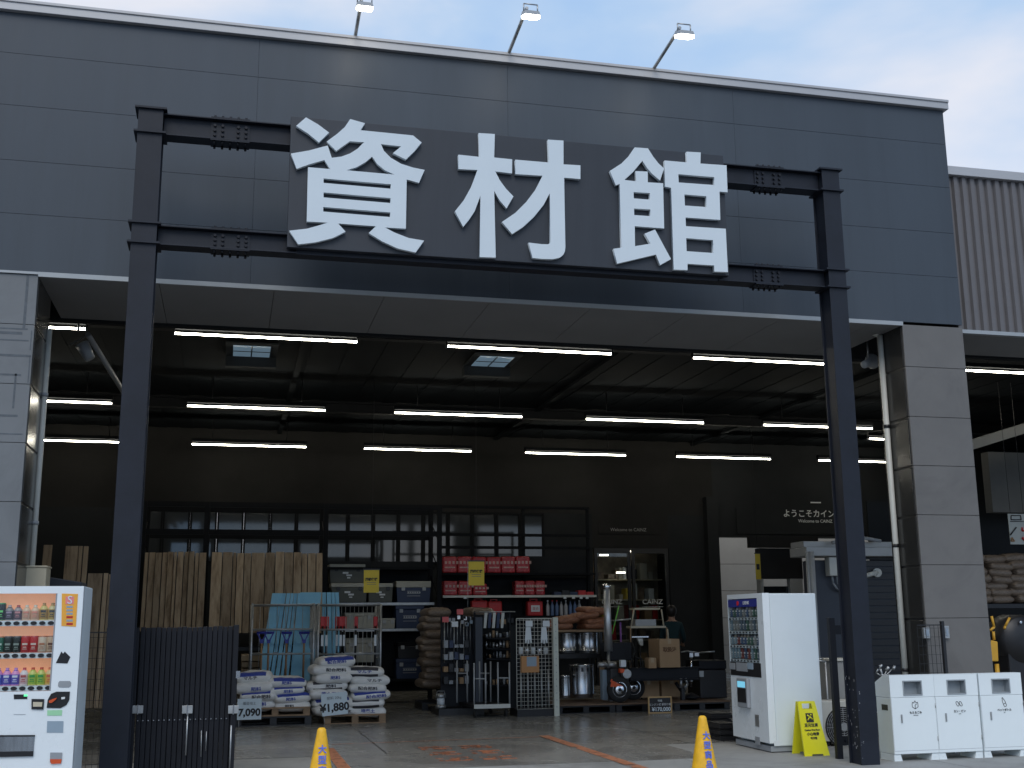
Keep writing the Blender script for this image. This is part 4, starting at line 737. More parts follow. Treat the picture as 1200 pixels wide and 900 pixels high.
# ---- storage rack (uprights, beams) ----
RKY = 22.6
t = thing('storage_rack', 'tall dark steel rack frame holding the upright timber and the storage boxes', 'rack', (1.2, RKY, 0))
ux = [Lx(167, 640, RKY), Lx(241, 640, RKY), Lx(381.5, 640, RKY), Lx(515, 640, RKY)]
ztop = Lz(300, 589, RKY)
for x in ux:
    MB().bx(x-.045, x+.045, RKY-.03, RKY+.03, 0, ztop).bx(x-.045, x+.045, RKY+1.0, RKY+1.06, 0, ztop).build('upright', 'beam', t, world=True)
b = MB()
for x in ux:
    z = .3
    while z < ztop-.5: b.cyl((x, RKY, z), (x, RKY+1.03, z+.5), .012, seg=6); z += .55
b.build('lacing', 'beam', t, world=True)
for x0, x1 in zip(ux, ux[1:]):
    for y_ in (RKY-.035, RKY+1.04):
        for z in (Lz(300, 592, RKY), Lz(300, 624, RKY)): MB().bx(x0+.047, x1-.047, y_, y_+.03, z-.05, z+.05).build('beam', 'beam', t, world=True)
for x0, x1 in zip(ux[:2], ux[1:3]):
    for z in (Lz(300, 742, RKY), Lz(300, 760, RKY)): MB().bx(x0+.047, x1-.047, RKY-.06, RKY+.9, z-.035, z+.035).build('deck_rail', 'black', t, world=True)
# shelves for the box bay
q = 22.9; sx0, sx1 = ux[2]+.05, ux[3]-.05
SZ = [Lz(450, 706.5, q), Lz(450, 737, q), Lz(450, 796, q)]
for z in SZ+[Lz(450, 666, q)+.02]:
    s = MB().bx(sx0, sx1, q, q+.7, z-.03, z).build('shelf', 'beam', t, world=True); MB().bx(sx0, sx1, q-.02, q-.001, z-.045, z+.004).build('shelf_edge', 'galv' if z in SZ[:2] else 'beam', s, world=True)
MB().bx(sx0, sx1, q+.72, q+.74, .2, 2.75).build('back_panel', 'dark', t, world=True)
# ---- upright timber boards
def board(x0, x1, y, z0, z1, lean, lab, grp, th=.05, m='lumber', nm='timber_board', cat='board', xt=None):
    w_ = x1-x0; t_ = MB(); k = xt or 0
    t_.hexa([(-w_/2, 0, 0), (w_/2, 0, 0), (w_/2, th, 0), (-w_/2, th, 0), (-w_/2+k, lean, z1-z0), (w_/2+k, lean, z1-z0), (w_/2+k, th+lean, z1-z0), (-w_/2+k, th+lean, z1-z0)])
    o = t_.build(nm, m, None, bevel=.003, loc=((x0+x1)/2, y, z0)); tag(o, lab, cat, grp); return o
def boards(pxs, ytop, ybot, Y, phrase, grp):
    for i, (a, c) in enumerate(zip(pxs, pxs[1:])):
        x0 = Lx(a+.5, 690, Y); x1 = Lx(c-.4, 690, Y); n_ = len(pxs)-1
        wd_ = {0: 'leftmost board', n_-1: 'rightmost board'}.get(i, ORD[min(i, 15)]+' board from the left')
        y_ = Y+rr(0, .12); board(x0, x1, y_, Lz(a, ybot, Y), Lz(a, ytop+rr(0, 2.0), Y), .25, 'tan timber plank, %s %s' % (wd_.replace(' board', ''), phrase), grp, th=.045)
boards([166, 171, 179, 187, 193.5, 201, 205, 213, 219, 226, 231, 240], 645, 740, 21.6, 'in the bundle beside the gantry post', 'timber boards standing in the narrow rack bay')
boards([246, 259, 271.5, 276, 285, 293.5, 310, 322, 333, 344, 354, 361, 371, 379], 645.5, 742, 21.6, 'in the bundle behind the blue sheets', 'timber boards standing in the middle rack bay')
boards([99, 117, 123, 133], 670, 830, 17.2, 'standing just left of the gantry post', 'short timber planks left of the gantry post')
boards([70, 86, 91, 97.5], 637.5, 830, 18.5, 'of the taller trio above the left drinks machine', 'tall timber planks above the drinks machine')
boards([44, 55], 637, 830, 18.7, 'single plank', 'x')
o = [o_ for o_ in COL.objects if o_.name.startswith('timber_board')][-1]; o['label'] = 'lone timber plank beside the left downspout above the beige box'; del o['group']
# dark bin behind the left machine
a = PY(56, 676, 14.6); c = PY(95, 700, 14.6)
t = thing('wheeled_cabinet', 'dark sloping-topped cabinet just behind the left drinks machine', 'cabinet', ((a[0]+c[0])/2, 14.9, 0))
MB().hexa([(a[0], 14.6, 0), (c[0], 14.6, 0), (c[0], 15.1, 0), (a[0], 15.1, 0), (a[0], 14.6, a[1]), (c[0], 14.6, a[1]-.06), (c[0], 15.1, a[1]-.06), (a[0], 15.1, a[1])]).build('body', 'navywall', t, world=True, bevel=.01)
# flat-stacked lumber under the boards
k_ = 0
for (u0, u1, v0, v1_) in ((283, 321, 767, 774), (322, 352, 766, 773.5), (283, 318, 775, 781.5), (320, 356, 775, 781), (283, 312, 783, 789), (313, 340, 783, 789), (341, 364, 783, 789)):
    Y_ = 20.9; x0, z1 = PY(u0, v0, Y_); x1, z0 = PY(u1, v1_, Y_)
    o = MB().bx(-(x1-x0)/2+.005, (x1-x0)/2-.005, 0, .9, 0, z1-z0-.012).build('timber_block', 'lumber', None, bevel=.004, loc=((x0+x1)/2, Y_, z0))
    tag(o, '%s squared timber in the low pile behind the left cage, %s row' % (('left', 'right', 'left', 'right', 'left', 'middle', 'right')[k_], ('top', 'top', 'second', 'second', 'bottom', 'bottom', 'bottom')[k_]), 'timber', 'squared timbers behind the cages'); k_ += 1
x0, z1 = PY(281, 790, 20.9); x1, _ = PY(366, 790, 20.9)
t = thing('timber_bearer', 'dark bearer trestle under the pile of squared timber', 'trestle', ((x0+x1)/2, 21, 0)); MB().bx(x0, x1, 20.88, 21.75, z1-.1, z1-.005).build('top', 'wood', t, world=True)
for x in (x0+.05, (x0+x1)/2, x1-.05): MB().bx(x-.04, x+.04, 20.9, 21.7, 0, z1-.1).build('leg', 'wood', t, world=True)
# ---- sky blue foam sheets leaning
Yf_ = 20.55
FS = [(319, 327, 303), (325, 331.5, 309), (331, 336, 316), (336, 341, 322), (341, 345, 328), (345, 349.5, 334), (349, 352.5, 340), (352, 377.5, 352), (378, 383, 380), (383, 388.5, 387), (388.5, 393, 393), (393, 398, 400)]
for i, (a, c, bt) in enumerate(FS):
    z1 = Lz(a, 694+(1 if i < 7 else 0), Yf_); z0 = Lz(a, 812, Yf_); w_ = Lx(c-.3, 720, Yf_)-Lx(a+.3, 720, Yf_); xb = Lx(bt, 812, Yf_-.3); xt = Lx((a+c)/2, 694, Yf_)
    lab = 'wide pale blue foam sheet face-on in the middle of the leaning batch' if i == 7 else ('thin blue foam sheet edge, %s from the left of the fanned batch' % ORD[i] if i < 7 else 'thin blue foam sheet edge, %s right of the wide one' % ORD[i-8])
    y0 = Yf_-.3+(.03*(i % 3)); board(xb-w_/2, xb+w_/2, y0, z0, z1, .35, lab, 'sky blue foam sheets leaning behind the cages', th=.05, m='foam', nm='foam_sheet', cat='foam sheet', xt=xt-xb)
# ---- roll cages
def cage(u0, u1, lab, Yc, wires):
    x0, x1 = Lx(u0, 740, Yc), Lx(u1, 740, Yc); zt_ = Lz(u0, 708, Yc); zb = .2
    t = thing('roll_cage', lab, 'roll cage', ((x0+x1)/2, Yc+.35, 0), group='galvanised roll cages'); r_ = .017
    for x in (x0, x1):
        for y in (Yc, Yc+.7): MB().cyl((x, y, zb), (x, y, zt_), r_*1.2, seg=8).build('post', 'galv', t, world=True)
    for y, nm in ((Yc, 'front_gate'), (Yc+.7, 'rear_gate')):
        b = MB()
        for v in (709, 738, 767, 800): b.cyl((x0, y, Lz(u0, v, Yc)), (x1, y, Lz(u0, v, Yc)), r_*.9, seg=8)
        if y > Yc or wires:
            n_ = 7
            for k in range(1, n_): b.cyl((x0+(x1-x0)*k/n_, y, zb), (x0+(x1-x0)*k/n_, y, zt_), .005, seg=5)
        b.build(nm, 'galv', t, world=True)
    for x in (x0, x1):
        b = MB()
        for z in (zt_, zt_-.45, zt_-.9): b.cyl((x, Yc, z), (x, Yc+.7, z), r_*.9, seg=8)
        for k in range(1, 5): b.cyl((x, Yc+.14*k, zb), (x, Yc+.14*k, zt_), .005, seg=5)
        b.build('side_gate', 'galv', t, world=True)
    MB().bx(x0, x1, Yc, Yc+.7, zb-.03, zb).build('base_tray', 'galv', t, world=True)
    for x in (x0+.08, x1-.08):
        for y in (Yc+.08, Yc+.62): MB().cyl((x-.015, y, .06), (x+.015, y, .06), .06, seg=14).bx(x-.03, x+.03, y-.02, y+.02, .1, zb-.03).build('caster', 'rubber', t, world=True)
    return t
CY = 19.75
cage(295, 367.5, 'galvanised roll cage with blue-handled shovels, the left one', CY, False)
cage(373, 446, 'galvanised roll cage with red-gripped tools, the right one', CY, True)
# shovels with blue D handles (own things)
def shovel():
    t = thing('shovel', 'x', 'shovel', group='shovels with blue handles')
    MB().cyl((0, 0, .34), (0, 0, 1.06), .017, seg=10).build('shaft', 'shaft', t)
    b = MB().prism([(-.02, 1.04), (.02, 1.04), (.03, 1.08), (.075, 1.17), (.075, 1.2), (-.075, 1.2), (-.075, 1.17), (-.03, 1.08)], -.016, .016)
    b = MB(); b.hexa([(-.025, -.02, 1.03), (.025, -.02, 1.03), (.025, .02, 1.03), (-.025, .02, 1.03), (-.035, -.02, 1.09), (.035, -.02, 1.09), (.035, .02, 1.09), (-.035, .02, 1.09)])
    for s_ in (-1, 1): b.hexa([(s_*.012, -.018, 1.09), (s_*.036, -.018, 1.09), (s_*.036, .018, 1.09), (s_*.012, .018, 1.09), (s_*.058, -.018, 1.19), (s_*.08, -.018, 1.19), (s_*.08, .018, 1.19), (s_*.058, .018, 1.19)])
    b.cyl((-.085, 0, 1.2), (.085, 0, 1.2), .022, seg=10); b.build('grip', 'blue', t)
    MB().prism([(-.11, .34), (.11, .34), (.11, .1), (.06, .03), (0, 0), (-.06, .03), (-.11, .1)], -.006, .006).build('blade', 'steel', t); return t
ps = shovel()
for i, (px, lab) in enumerate(((307, 'blue-handled shovel, leftmost of the overlapping pair'), (315, 'blue-handled shovel overlapping behind the leftmost one'), (336, 'blue-handled shovel standing alone in mid cage'), (356.5, 'blue-handled shovel with rounder grip next to the cage post'))):
    o = ps if i == 0 else dup(ps); Y_ = CY+.12+.05*(i % 2); o.location = (Lx(px, 745, Y_), Y_, Lz(px, 740, Y_)-1.22); o['label'] = lab
# red-gripped tools
def tool():
    t = thing('garden_tool', 'x', 'hand tool', group='red-gripped long tools')
    MB().bx(-.035, .035, -.02, .02, 1.0, 1.16).bx(-.035, -.018, -.015, .015, .95, 1.0).bx(.018, .035, -.015, .015, .95, 1.0).build('grip', 'red', t, bevel=.008)
    MB().cyl((0, 0, .3), (0, 0, 1.0), .018, seg=8).build('shaft', 'black', t)
    MB().bx(-.02, .02, -.022, -.018, .68, .86).build('price_tag', 'paper', t)
    MB().hexa([(-.03, -.01, 0), (.09, -.01, .02), (.09, .01, .02), (-.03, .01, 0), (-.03, -.01, .3), (.03, -.01, .3), (.03, .01, .3), (-.03, .01, .3)]).build('head', 'black', t); return t
pt = tool()
for i, (px, lab) in enumerate(((378, 'first of the close pair near the cage post'), (383, 'second of the close pair near the cage post'), (395, 'left one of the trio in mid cage'), (399.5, 'middle one of the trio in mid cage'), (403.5, 'right one of the trio in mid cage'), (417, 'single tool with a white sleeve'), (440, 'tool at the far right end of the cage'))):
    o = pt if i == 0 else dup(pt); Y_ = CY+.1+.04*(i % 3); o.location = (Lx(px, 730, Y_), Y_, Lz(px, 722.5, Y_)-1.16); o['label'] = 'red-gripped black tool, '+lab
# ---- pallets
def pallet(x0, x1, y0, y1, h, m='wood', lab='', z0=0., top=True, grp=None):
    t = thing('pallet', lab, 'pallet', ((x0+x1)/2, (y0+y1)/2, z0), group=grp); xo = (x0+x1)/2; yo = (y0+y1)/2; hx = (x1-x0)/2; hy = (y1-y0)/2
    for k in range(3): MB().bx(-hx if k == 0 else (hx-.1 if k == 2 else -.05), -hx+.1 if k == 0 else (hx if k == 2 else .05), -hy+.01, hy-.01, .02, h-.024).build('stringer', m, t)
    n_ = 7
    for k in range(n_): y_ = -hy+(2*hy-.09)*k/(n_-1); MB().bx(-hx, hx, y_, y_+.09, h-.022, h).build('deck_board', m, t)
    for k in range(3): y_ = -hy+(2*hy-.1)*k/2; MB().bx(-hx, hx, y_, y_+.1, 0, .018).build('bottom_board', m, t)
    return t
Yp = 18.6
pl1 = pallet(Lx(281, 840, Yp), Lx(363, 840, Yp), Yp, Yp+1., .13, 'wood', 'wooden pallet under the lower pile of white sacks', z0=.145)
pallet(Lx(275, 845, Yp), Lx(365, 845, Yp), Yp+.02, Yp+1.05, .14, 'black', 'black plastic pallet beneath the wooden one')
pallet(Lx(380, 845, Yp), Lx(452, 845, Yp), Yp, Yp+1., .14, 'wood', 'greyish pallet under the taller pile of white sacks')
# ---- sacks
def sack(L_, W_, H_, prt, m='sack', kind=0, nm='sack', cat='sack', seed=0):
    rnd = random.Random(seed); b = MB(); nx, ny = 20, 16; T = [];  B_ = []
    ph = [rnd.uniform(0, 6) for _ in range(6)]
    for sgn, st_ in ((1, T), (-1, B_)):
        for i in range(nx+1):
            row = []
            for j in range(ny+1):
                u = math.sin(math.pi/2*(-1+2*i/nx)); v = math.sin(math.pi/2*(-1+2*j/ny))
                e = (max(0, 1-abs(u)**5))**.5*(max(0, 1-abs(v)**6))**.5
                wr = .06*math.sin(5*u+ph[0]+2*v)+.05*math.sin(8*v+ph[1]+3*u)+.04*math.sin(13*u+ph[2])*math.cos(7*v+ph[3])
                z = sgn*H_/2*e*(1+wr*(1 if sgn > 0 else .4)); pin = 1-.07*(abs(v)**4)*(abs(u)**4)
                row.append(b.bm.verts.new((u*L_/2*pin*(1-.03*abs(v)**3), v*W_/2*pin, z)) if (sgn > 0 or (0 < i < nx and 0 < j < ny)) else T[i][j])
            st_.append(row)
    for st_, sg in ((T, 1), (B_, -1)):
        for i in range(nx):
            for j in range(ny):
                f = b._f([st_[i][j], st_[i+1][j], st_[i+1][j+1], st_[i][j+1]], True)
                u = -1+2*(i+.5)/nx
                if f and ((sg > 0 and j in (1, 2, 3)) or (sg < 0 and kind == 3 and j in (1, 2))) and prt and (-.75+.3*(kind % 2) < u < .75-.25*((kind//2) % 2)): f.material_index = 1
    return b.build(nm, [m, prt or m], None)
SP = {}
def place_sacks(cols, Y_, phrase, grp, m, prts, Wd=.42, per=None, nm='sack', cat='sack', word='white', jit=1.):
    for ci, (u0, u1, vb, vt, n_) in enumerate(cols):
        x0, x1 = Lx(u0, 800, Y_), Lx(u1, 800, Y_); zb = Lz(u0, vb, Y_); zt_ = Lz(u0, vt, Y_); h = (zt_-zb)/n_
        for k in range(n_):
            p_ = random.choice(prts); key = (round(x1-x0, 1), m, p_, random.randint(0, 3)); 
            if key not in SP: SP[key] = sack(1., 1., 1., p_, m, key[3], nm, cat, seed=hash(str(key)) % 1000 if False else key[3]+len(SP)); o = SP[key]
            else: o = SP[key].copy(); COL.objects.link(o); o.parent = None
            o.scale = ((x1-x0)*rr(1.02, 1.16), Wd*rr(.95, 1.05), h*1.5); o.location = ((x0+x1)/2+rr(-.07, .07)*jit, Y_+Wd/2+rr(-.02, .03), zb+h*(k+.5)); o.rotation_euler = (rr(-.04, .04), rr(-.06, .06)*jit, rr(-.12, .12)*jit)
            cn = ('left', 'right') if len(cols) == 2 else ('left', 'middle', 'right') if len(cols) == 3 else ('',)
            lv = 'topmost' if k == n_-1 else ('lowest' if k == 0 else ORD[k]+' from the bottom')
            tag(o, '%s sack, %s in the %s stack %s' % (word, lv, cn[ci], phrase), cat, grp)
            # mark on the front of the sack
            if word == 'white' and random.random() < .85:
                mk = random.choice(['マルチ', '配合肥料', '培養土', '肥料', '苦土石灰']); q = text(mk, .085, (0, 0, 0), random.choice(['sackblue', 'sackdark', 'sackblue']), o, 'print', world=False, off=.002); q.parent = o
                q.location = (rr(-.12, .12), -.512, rr(-.1, .1)); q.scale = (1.5, 3.4, 1); q.rotation_euler = (R(84), 0, 0)
place_sacks([(279, 321, 833, 790, 4), (319, 362, 833, 796, 4)], Yp+.02, 'on the left pallet', 'white sacks on the left pallet', 'sack', ['sackblue', 'sackblue', None], .6)
place_sacks([(367, 411, 839, 772, 7), (412, 454, 839, 784, 6)], Yp+.02, 'on the right pallet', 'white sacks on the right pallet', 'sack', ['sackblue', None, None, 'sackdark'], .6)
# price boards
def price(u0, v0, u1, v1_, Y_, s1, s2, lab, tiltx=0):
    x0, z1 = PY(u0, v0, Y_); x1, z0 = PY(u1, v1_, Y_); t = thing('price_card', lab, 'price card', ((x0+x1)/2, Y_, z0))
    MB().bx(x0, x1, Y_-.004, Y_, z0, z1).build('card', mat('pale_blue_card', (.62, .72, .77), .5, 0, .02), t, world=True)
    text(s1, (z1-z0)*.48, ((x0+x1)/2, Y_-.006, z0+(z1-z0)*.33), 'ink', t, off=.006); text(s2, (z1-z0)*.16, ((x0+x1)/2, Y_-.006, z0+(z1-z0)*.76), 'inkgrey', t)
    MB().cyl((x0+.03, Y_+.01, z0-.15), (x0+.03, Y_+.01, z0), .005, seg=6).build('clip', 'galv', t, world=True); return t
t = price(278.5, 819, 306, 843, Yp-.08, '7,090', '園芸培土', 'pale price card reading 7,090 clipped to the left pallet of sacks')
t = price(378, 812, 408, 837.5, Yp-.08, '¥1,880', '肥料 20kg', 'pale price card reading ¥1,880 hung on the right pallet of sacks'); t.rotation_euler = (0, R(-5), 0)
# ---- storage boxes
def tub(u0, u1, v0, v1_, m, lidm, lab, Y_=22.95, mark=True, lidh=.22, dep=.5):
    x0, z1 = PY(u0, v0, Y_); x1, z0 = PY(u1, v1_, Y_); w_ = x1-x0; h = z1-z0; t = thing('storage_box', lab, 'storage box', ((x0+x1)/2, Y_+dep/2, z0), group='lidded storage boxes on the rack')
    k = .93; MB().hexa([(-w_/2*k, -dep/2*k, 0), (w_/2*k, -dep/2*k, 0), (w_/2*k, dep/2*k, 0), (-w_/2*k, dep/2*k, 0), (-w_/2*.98, -dep/2*.98, h*(1-lidh)-.002), (w_/2*.98, -dep/2*.98, h*(1-lidh)-.002), (w_/2*.98, dep/2*.98, h*(1-lidh)-.002), (-w_/2*.98, dep/2*.98, h*(1-lidh)-.002)]).build('tub', m, t, bevel=.01)
    MB().bx(-w_/2, w_/2, -dep/2, dep/2, h*(1-lidh), h).build('lid', lidm, t, bevel=.012)
    for s_ in (-1, 1): MB().bx(s_*w_*.3-.035, s_*w_*.3+.035, -dep/2-.012, -dep/2-.001, h*(1-lidh)-.06, h*(1-lidh)+.01).build('clasp', 'black' if m == 'green' else 'greysteel', t, bevel=.003)
    if mark:
        if m == 'green': MB().bx(-.09, .02, -dep/2-.002, -dep/2+.02, h*.48, h*.58).bx(-.02, .09, -dep/2-.002, -dep/2+.02, h*.36, h*.45).bx(-.0, .06, -dep/2-.002, -dep/2+.02, h*.24, h*.3).build('print', 'whiteink', t)
        else:
            b = MB()
            for k_ in range(3): b.bx(-.13, .13, -dep/2-.002, -dep/2+.02, h*(.3+.11*k_), h*(.3+.11*k_)+.008)
            for k_ in range(6): b.bx(-.12+.045*k_, -.09+.045*k_, -dep/2-.002, -dep/2+.02, h*.44, h*.5)
            b.build('print', 'greysteel', t)
    return t
tub(386, 428, 661, 683, 'green', 'lid', 'olive box with beige lid, stacked on top of another at the left')
tub(388, 430.5, 683.3, 705.8, 'green', 'lid', 'olive box with beige lid, lower one of the left stack')
tub(431.5, 460.5, 683.5, 705.8, 'green', 'lid', 'olive box with beige lid, behind the hanging yellow poster')
tub(464.5, 505, 681, 706, 'navy', 'lid', 'navy box with grey lid on the upper shelf', lidh=.3)
tub(463.5, 497, 708, 736.5, 'navy', 'navy', 'navy box filling the second shelf, with a printed grid mark')
tub(447, 463, 724.5, 736.5, 'lid', 'lid', 'low beige lidded tray left of the navy box', mark=False)
tub(404, 440, 718, 736.5, 'lid', 'lid', 'pale beige box seen through the cage bars', mark=False)
tub(464, 496, 772, 795.5, 'navy', 'navy', 'navy box on the bottom shelf below the dark crate')
tub(466, 495, 753, 771.5, 'black', 'beam', 'dark crate sitting on the bottom navy box', mark=False)
tub(405, 440, 748, 776, 'lid', 'lid', 'large pale box low behind the right cage', mark=False, Y_=22.95)
# ---- red goods shelf
q = 23.6
t = thing('goods_shelf', 'dark steel shelf unit with red packs and fuel cans', 'shelf', (5.6, q+.3, 0))
gx0, gx1 = Lx(519, 700, q), Lx(699, 700, q)
for x in (gx0, (gx0+gx1)/2+.2, gx1): MB().bx(x-.03, x+.03, q+.5, q+.56, 0, Lz(600, 590, q)).build('upright', 'beam', t, world=True)
MB().bx(gx0, gx1, q+.565, q+.58, .1, 2.9).build('back_panel', 'dark', t, world=True)
GZ = [Lz(560, 671.5, q), Lz(560, 698, q), Lz(600, 722, q)]
for i, z in enumerate(GZ):
    s = MB().bx(gx0+.0, gx1, q, q+.49, z-.03, z).build('shelf', 'beam', t, world=True); MB().bx(gx0, gx1, q-.015, q-.001, z-.04, z+.006).build('shelf_edge', ['beam', 'pipe', 'beam'][i], s, world=True)
for u in (545, 662, 672, 681, 688): 
    a = PY(u, 700, q-.02); MB().bx(a[0]-.03, a[0]+.03, q-.03, q-.017, a[1]-.03, a[1]+.015).build('price_tag', 'paper', t, world=True)
for z in (Lz(600, 592, q), Lz(600, 625, q), Lz(600, 640, q)): MB().bx(gx0, gx1+.03, q+.46, q+.5, z-.03, z+.03).build('top_beam', 'beam', t, world=True)
def redpack(x, z, s_, lab, m='red'):
    t = thing('red_pack', lab, 'pack', (x, q+.2, z), group='red shrink-wrapped packs on the shelves')
    w_, h = s_; MB().bx(-w_/2, w_/2, -.15, .15, 0, h).build('wrap', mat('red_film', (.4, .025, .03), .25, 0, .35, 9, .3), t, bevel=.03)
    b = MB()
    for k in range(4): b.bx(-w_*.36+.08*k*w_/.3, -w_*.36+.08*k*w_/.3+.045, -.153, -.14, h*.55, h*.72)
    b.bx(-w_*.36, w_*.36, -.153, -.14, h*.3, h*.38); b.build('print', mat('pale_pink_print', (.5, .32, .28), .5, 0, .3, 25), t); return t
w6 = (Lx(622, 660, q)-Lx(519, 660, q))/6; h1 = Lz(560, 651, q)-GZ[0]; h2 = Lz(560, 680.5, q)-GZ[1]; pk = None
for i in range(6): o = redpack(gx0+w6*(i+.5), GZ[0]+.001, (w6*.96, h1*rr(.93, 1)), 'red wrapped pack, %s from the left on the top shelf' % ORD[i])
xx = [Lx(528.5+i*17.5, 690, q) for i in range(3)]+[Lx(u, 690, q) for u in (610, 622, 634)]
for i in range(6): redpack(xx[i], GZ[1]+.001, ((w6*.95 if i < 3 else w6*.66), h2*(1 if i != 2 else .8)), 'red wrapped pack on the second shelf, %s of the %s three' % (ORD[i % 3], 'left' if i < 3 else 'right'))
def jerry(u0, u1, v0, v1_, lab, Y_=23.2, lb=False):
    x0, z1 = PY(u0, v0, Y_); x1, z0 = PY(u1, v1_, Y_); t = thing('fuel_can', lab, 'fuel can', ((x0+x1)/2, Y_+.12, z0), group='red fuel cans'); w_ = x1-x0; h = z1-z0
    MB().bx(-w_/2, w_/2, -.1, .1, 0, h*.86).build('body', 'red', t, bevel=.03)
    MB().bx(-w_*.3, w_*.2, -.02, .02, h*.94, h).bx(-w_*.3, -w_*.22, -.02, .02, h*.85, h*.95).bx(w_*.12, w_*.2, -.02, .02, h*.85, h*.95).build('handle', 'red', t)
    MB().cyl((w_*.33, 0, h*.85), (w_*.33, 0, h*.98), .03, seg=12).build('cap', 'black', t)
    if lb: MB().bx(-w_*.28, w_*.28, -.104, -.1, h*.25, h*.62).build('label', 'paper', t); text('混合', .07, (0, -.108, h*.42), 'red', t, world=False)
jerry(553, 572, 701, 720, 'plain red can, left of the pair on the lower shelf', 23.65); jerry(572.5, 589, 702, 720, 'plain red can, right of the pair on the lower shelf', 23.65); jerry(618.5, 637, 701.5, 722, 'red can with a white label right of the pair', 23.65, True)
# bottles row
for i in range(8):
    u = 642+i*5.3; Y_ = 23.7; x, z0 = PY(u, 719, Y_); h = .33; t = thing('bottle', 'small pale bottle, %s from the left above the brown sacks' % ORD[i], 'bottle', (x, Y_, GZ[2]+.001), group='bottles in a row above the brown sacks')
    MB().lathe([(.035, 0), (.038, .02), (.038, .2), (.014, .26), (.014, .29)], seg=12).build('body', random.choice([mat('bottle_blue', (.1, .16, .3), .3, 0, .1), mat('bottle_grey', (.4, .4, .42), .3, 0, .1), mat('bottle_grey', (.4, .4, .42), .3)]), t); MB().lathe([(.017, .29), (.017, .32)], seg=10).build('cap', random.choice(['red', 'paper', 'black']), t)
# row of dark small boxes on second shelf right
for i in range(5):
    x, z = PY(654+i*9.5, 697, q); t = tag(MB().bx(-.08, .08, -.1, .1, 0, .07+.03*(i % 2)).build('small_carton', ['navy', 'black', 'navy', 'red', 'red'][i], None, loc=(x, q+.12, GZ[1]+.001), bevel=.004), ['navy', 'black', 'dark blue', 'dull red', 'flat red'][i]+' small carton at the right end of the second shelf', 'carton')
# ---- wooden stand with brown sacks, drums
Yd = 20.6
zt_ = Lz(680, 738, Yd)
t = thing('display_stand', 'low black stand with a wooden top under red-brown sacks', 'stand', (Lx(680, 740, Yd), Yd+.4, 0))
sx_0, sx_1 = Lx(650, 740, Yd), Lx(708, 740, Yd)
MB().bx(sx_0, sx_1, Yd, Yd+.8, zt_-.04, zt_).build('wooden_top', 'wood', t, world=True, bevel=.003)
zs_ = Lz(680, 766, Yd); MB().bx(sx_0, sx_1-.03, Yd+.0, Yd+.8, zs_-.08, zs_).build('lower_shelf', 'black', t, world=True)
for x in (sx_0+.03, sx_1-.05):
    for y in (Yd+.03, Yd+.75): MB().bx(x-.02, x+.02, y, y+.04, .17, zt_-.041).build('leg', 'black', t, world=True)
place_sacks([(655, 682, 737, 723, 2), (679, 706, 737, 712.5, 4)], Yd, 'on the wooden-topped stand', 'red-brown sacks on the wooden-topped stand', 'rust', [None], .5, word='red-brown', jit=2)
def drum(u0, u1, v0, v1_, Y_, lab, holes=0, rim=True):
    x0, z1 = PY(u0, v0, Y_); x1, z0 = PY(u1, v1_, Y_); r_ = (x1-x0)/2; h = z1-z0; t = thing('steel_drum', lab, 'drum', ((x0+x1)/2, Y_+r_, z0), group='stainless drums')
    MB().lathe([(r_*.98, 0), (r_, .01), (r_, h*.12), (r_*1.015, h*.13), (r_, h*.14), (r_, h-.02), (r_*1.02, h-.01), (r_*1.02, h), (r_*.96, h), (r_*.95, h-.02)], seg=32).build('shell', 'steel', t)
    b = MB()
    if holes:
        for k in range(14):
            a_ = 2*math.pi*k/14; c_ = Vector((math.cos(a_), math.sin(a_), 0)); n_ = Vector((-c_.y, c_.x, 0)); zz = h*.86
            b.hexa([tuple(c_*r_*1.003-n_*.02+Vector((0, 0, zz-.035))), tuple(c_*r_*1.003+n_*.02+Vector((0, 0, zz-.035))), tuple(c_*r_*.99+n_*.02+Vector((0, 0, zz-.035))), tuple(c_*r_*.99-n_*.02+Vector((0, 0, zz-.035))), tuple(c_*r_*1.003-n_*.02+Vector((0, 0, zz+.035))), tuple(c_*r_*1.003+n_*.02+Vector((0, 0, zz+.035))), tuple(c_*r_*.99+n_*.02+Vector((0, 0, zz+.035))), tuple(c_*r_*.99-n_*.02+Vector((0, 0, zz+.035)))])
        b.build('air_slots', 'black', t)
    else:
        for k in range(16):
            a_ = 2*math.pi*k/16; b.cyl((math.cos(a_)*r_*.99, math.sin(a_)*r_*.99, h-.035), (math.cos(a_)*r_*1.008, math.sin(a_)*r_*1.008, h-.035), .012, seg=8)
        b.build('rim_holes', 'black', t)
    return t
drum(655, 679, 742, 765.5, Yd+.1, 'shorter stainless drum on the black shelf, left of two'); drum(679.5, 704, 741.5, 765.5, Yd+.05, 'stainless drum on the black shelf, right of two')
drum(671.5, 700.5, 779.5, 818, 19.9, 'large slotted stainless drum standing on the dark deck', 1); drum(657.5, 669.5, 792, 818.5, 19.9, 'narrow stainless cylinder beside the slotted drum', 0)
# ---- display platform
Y0 = 19.3; x0, z1 = PY(652, 824, Y0); x1, _ = PY(856, 821, Y0); PT = .155
for i in range(3):
    xa = x0+(x1-x0)*i/3; xb = x0+(x1-x0)*(i+1)/3
    pallet(xa+.01, xb-.01, Y0, Y0+1.2, .13, 'black', '%s black plastic pallet carrying the display deck' % ('left', 'middle', 'right')[i], grp='black pallets under the deck')
tag(MB().bx(0, x1-x0, 0, 1.25, 0, .024).build('display_deck', 'deck', None, loc=(x0, Y0-.02, .131), bevel=.003), 'long dark plywood deck laid over three black pallets', 'deck')
PT = .156
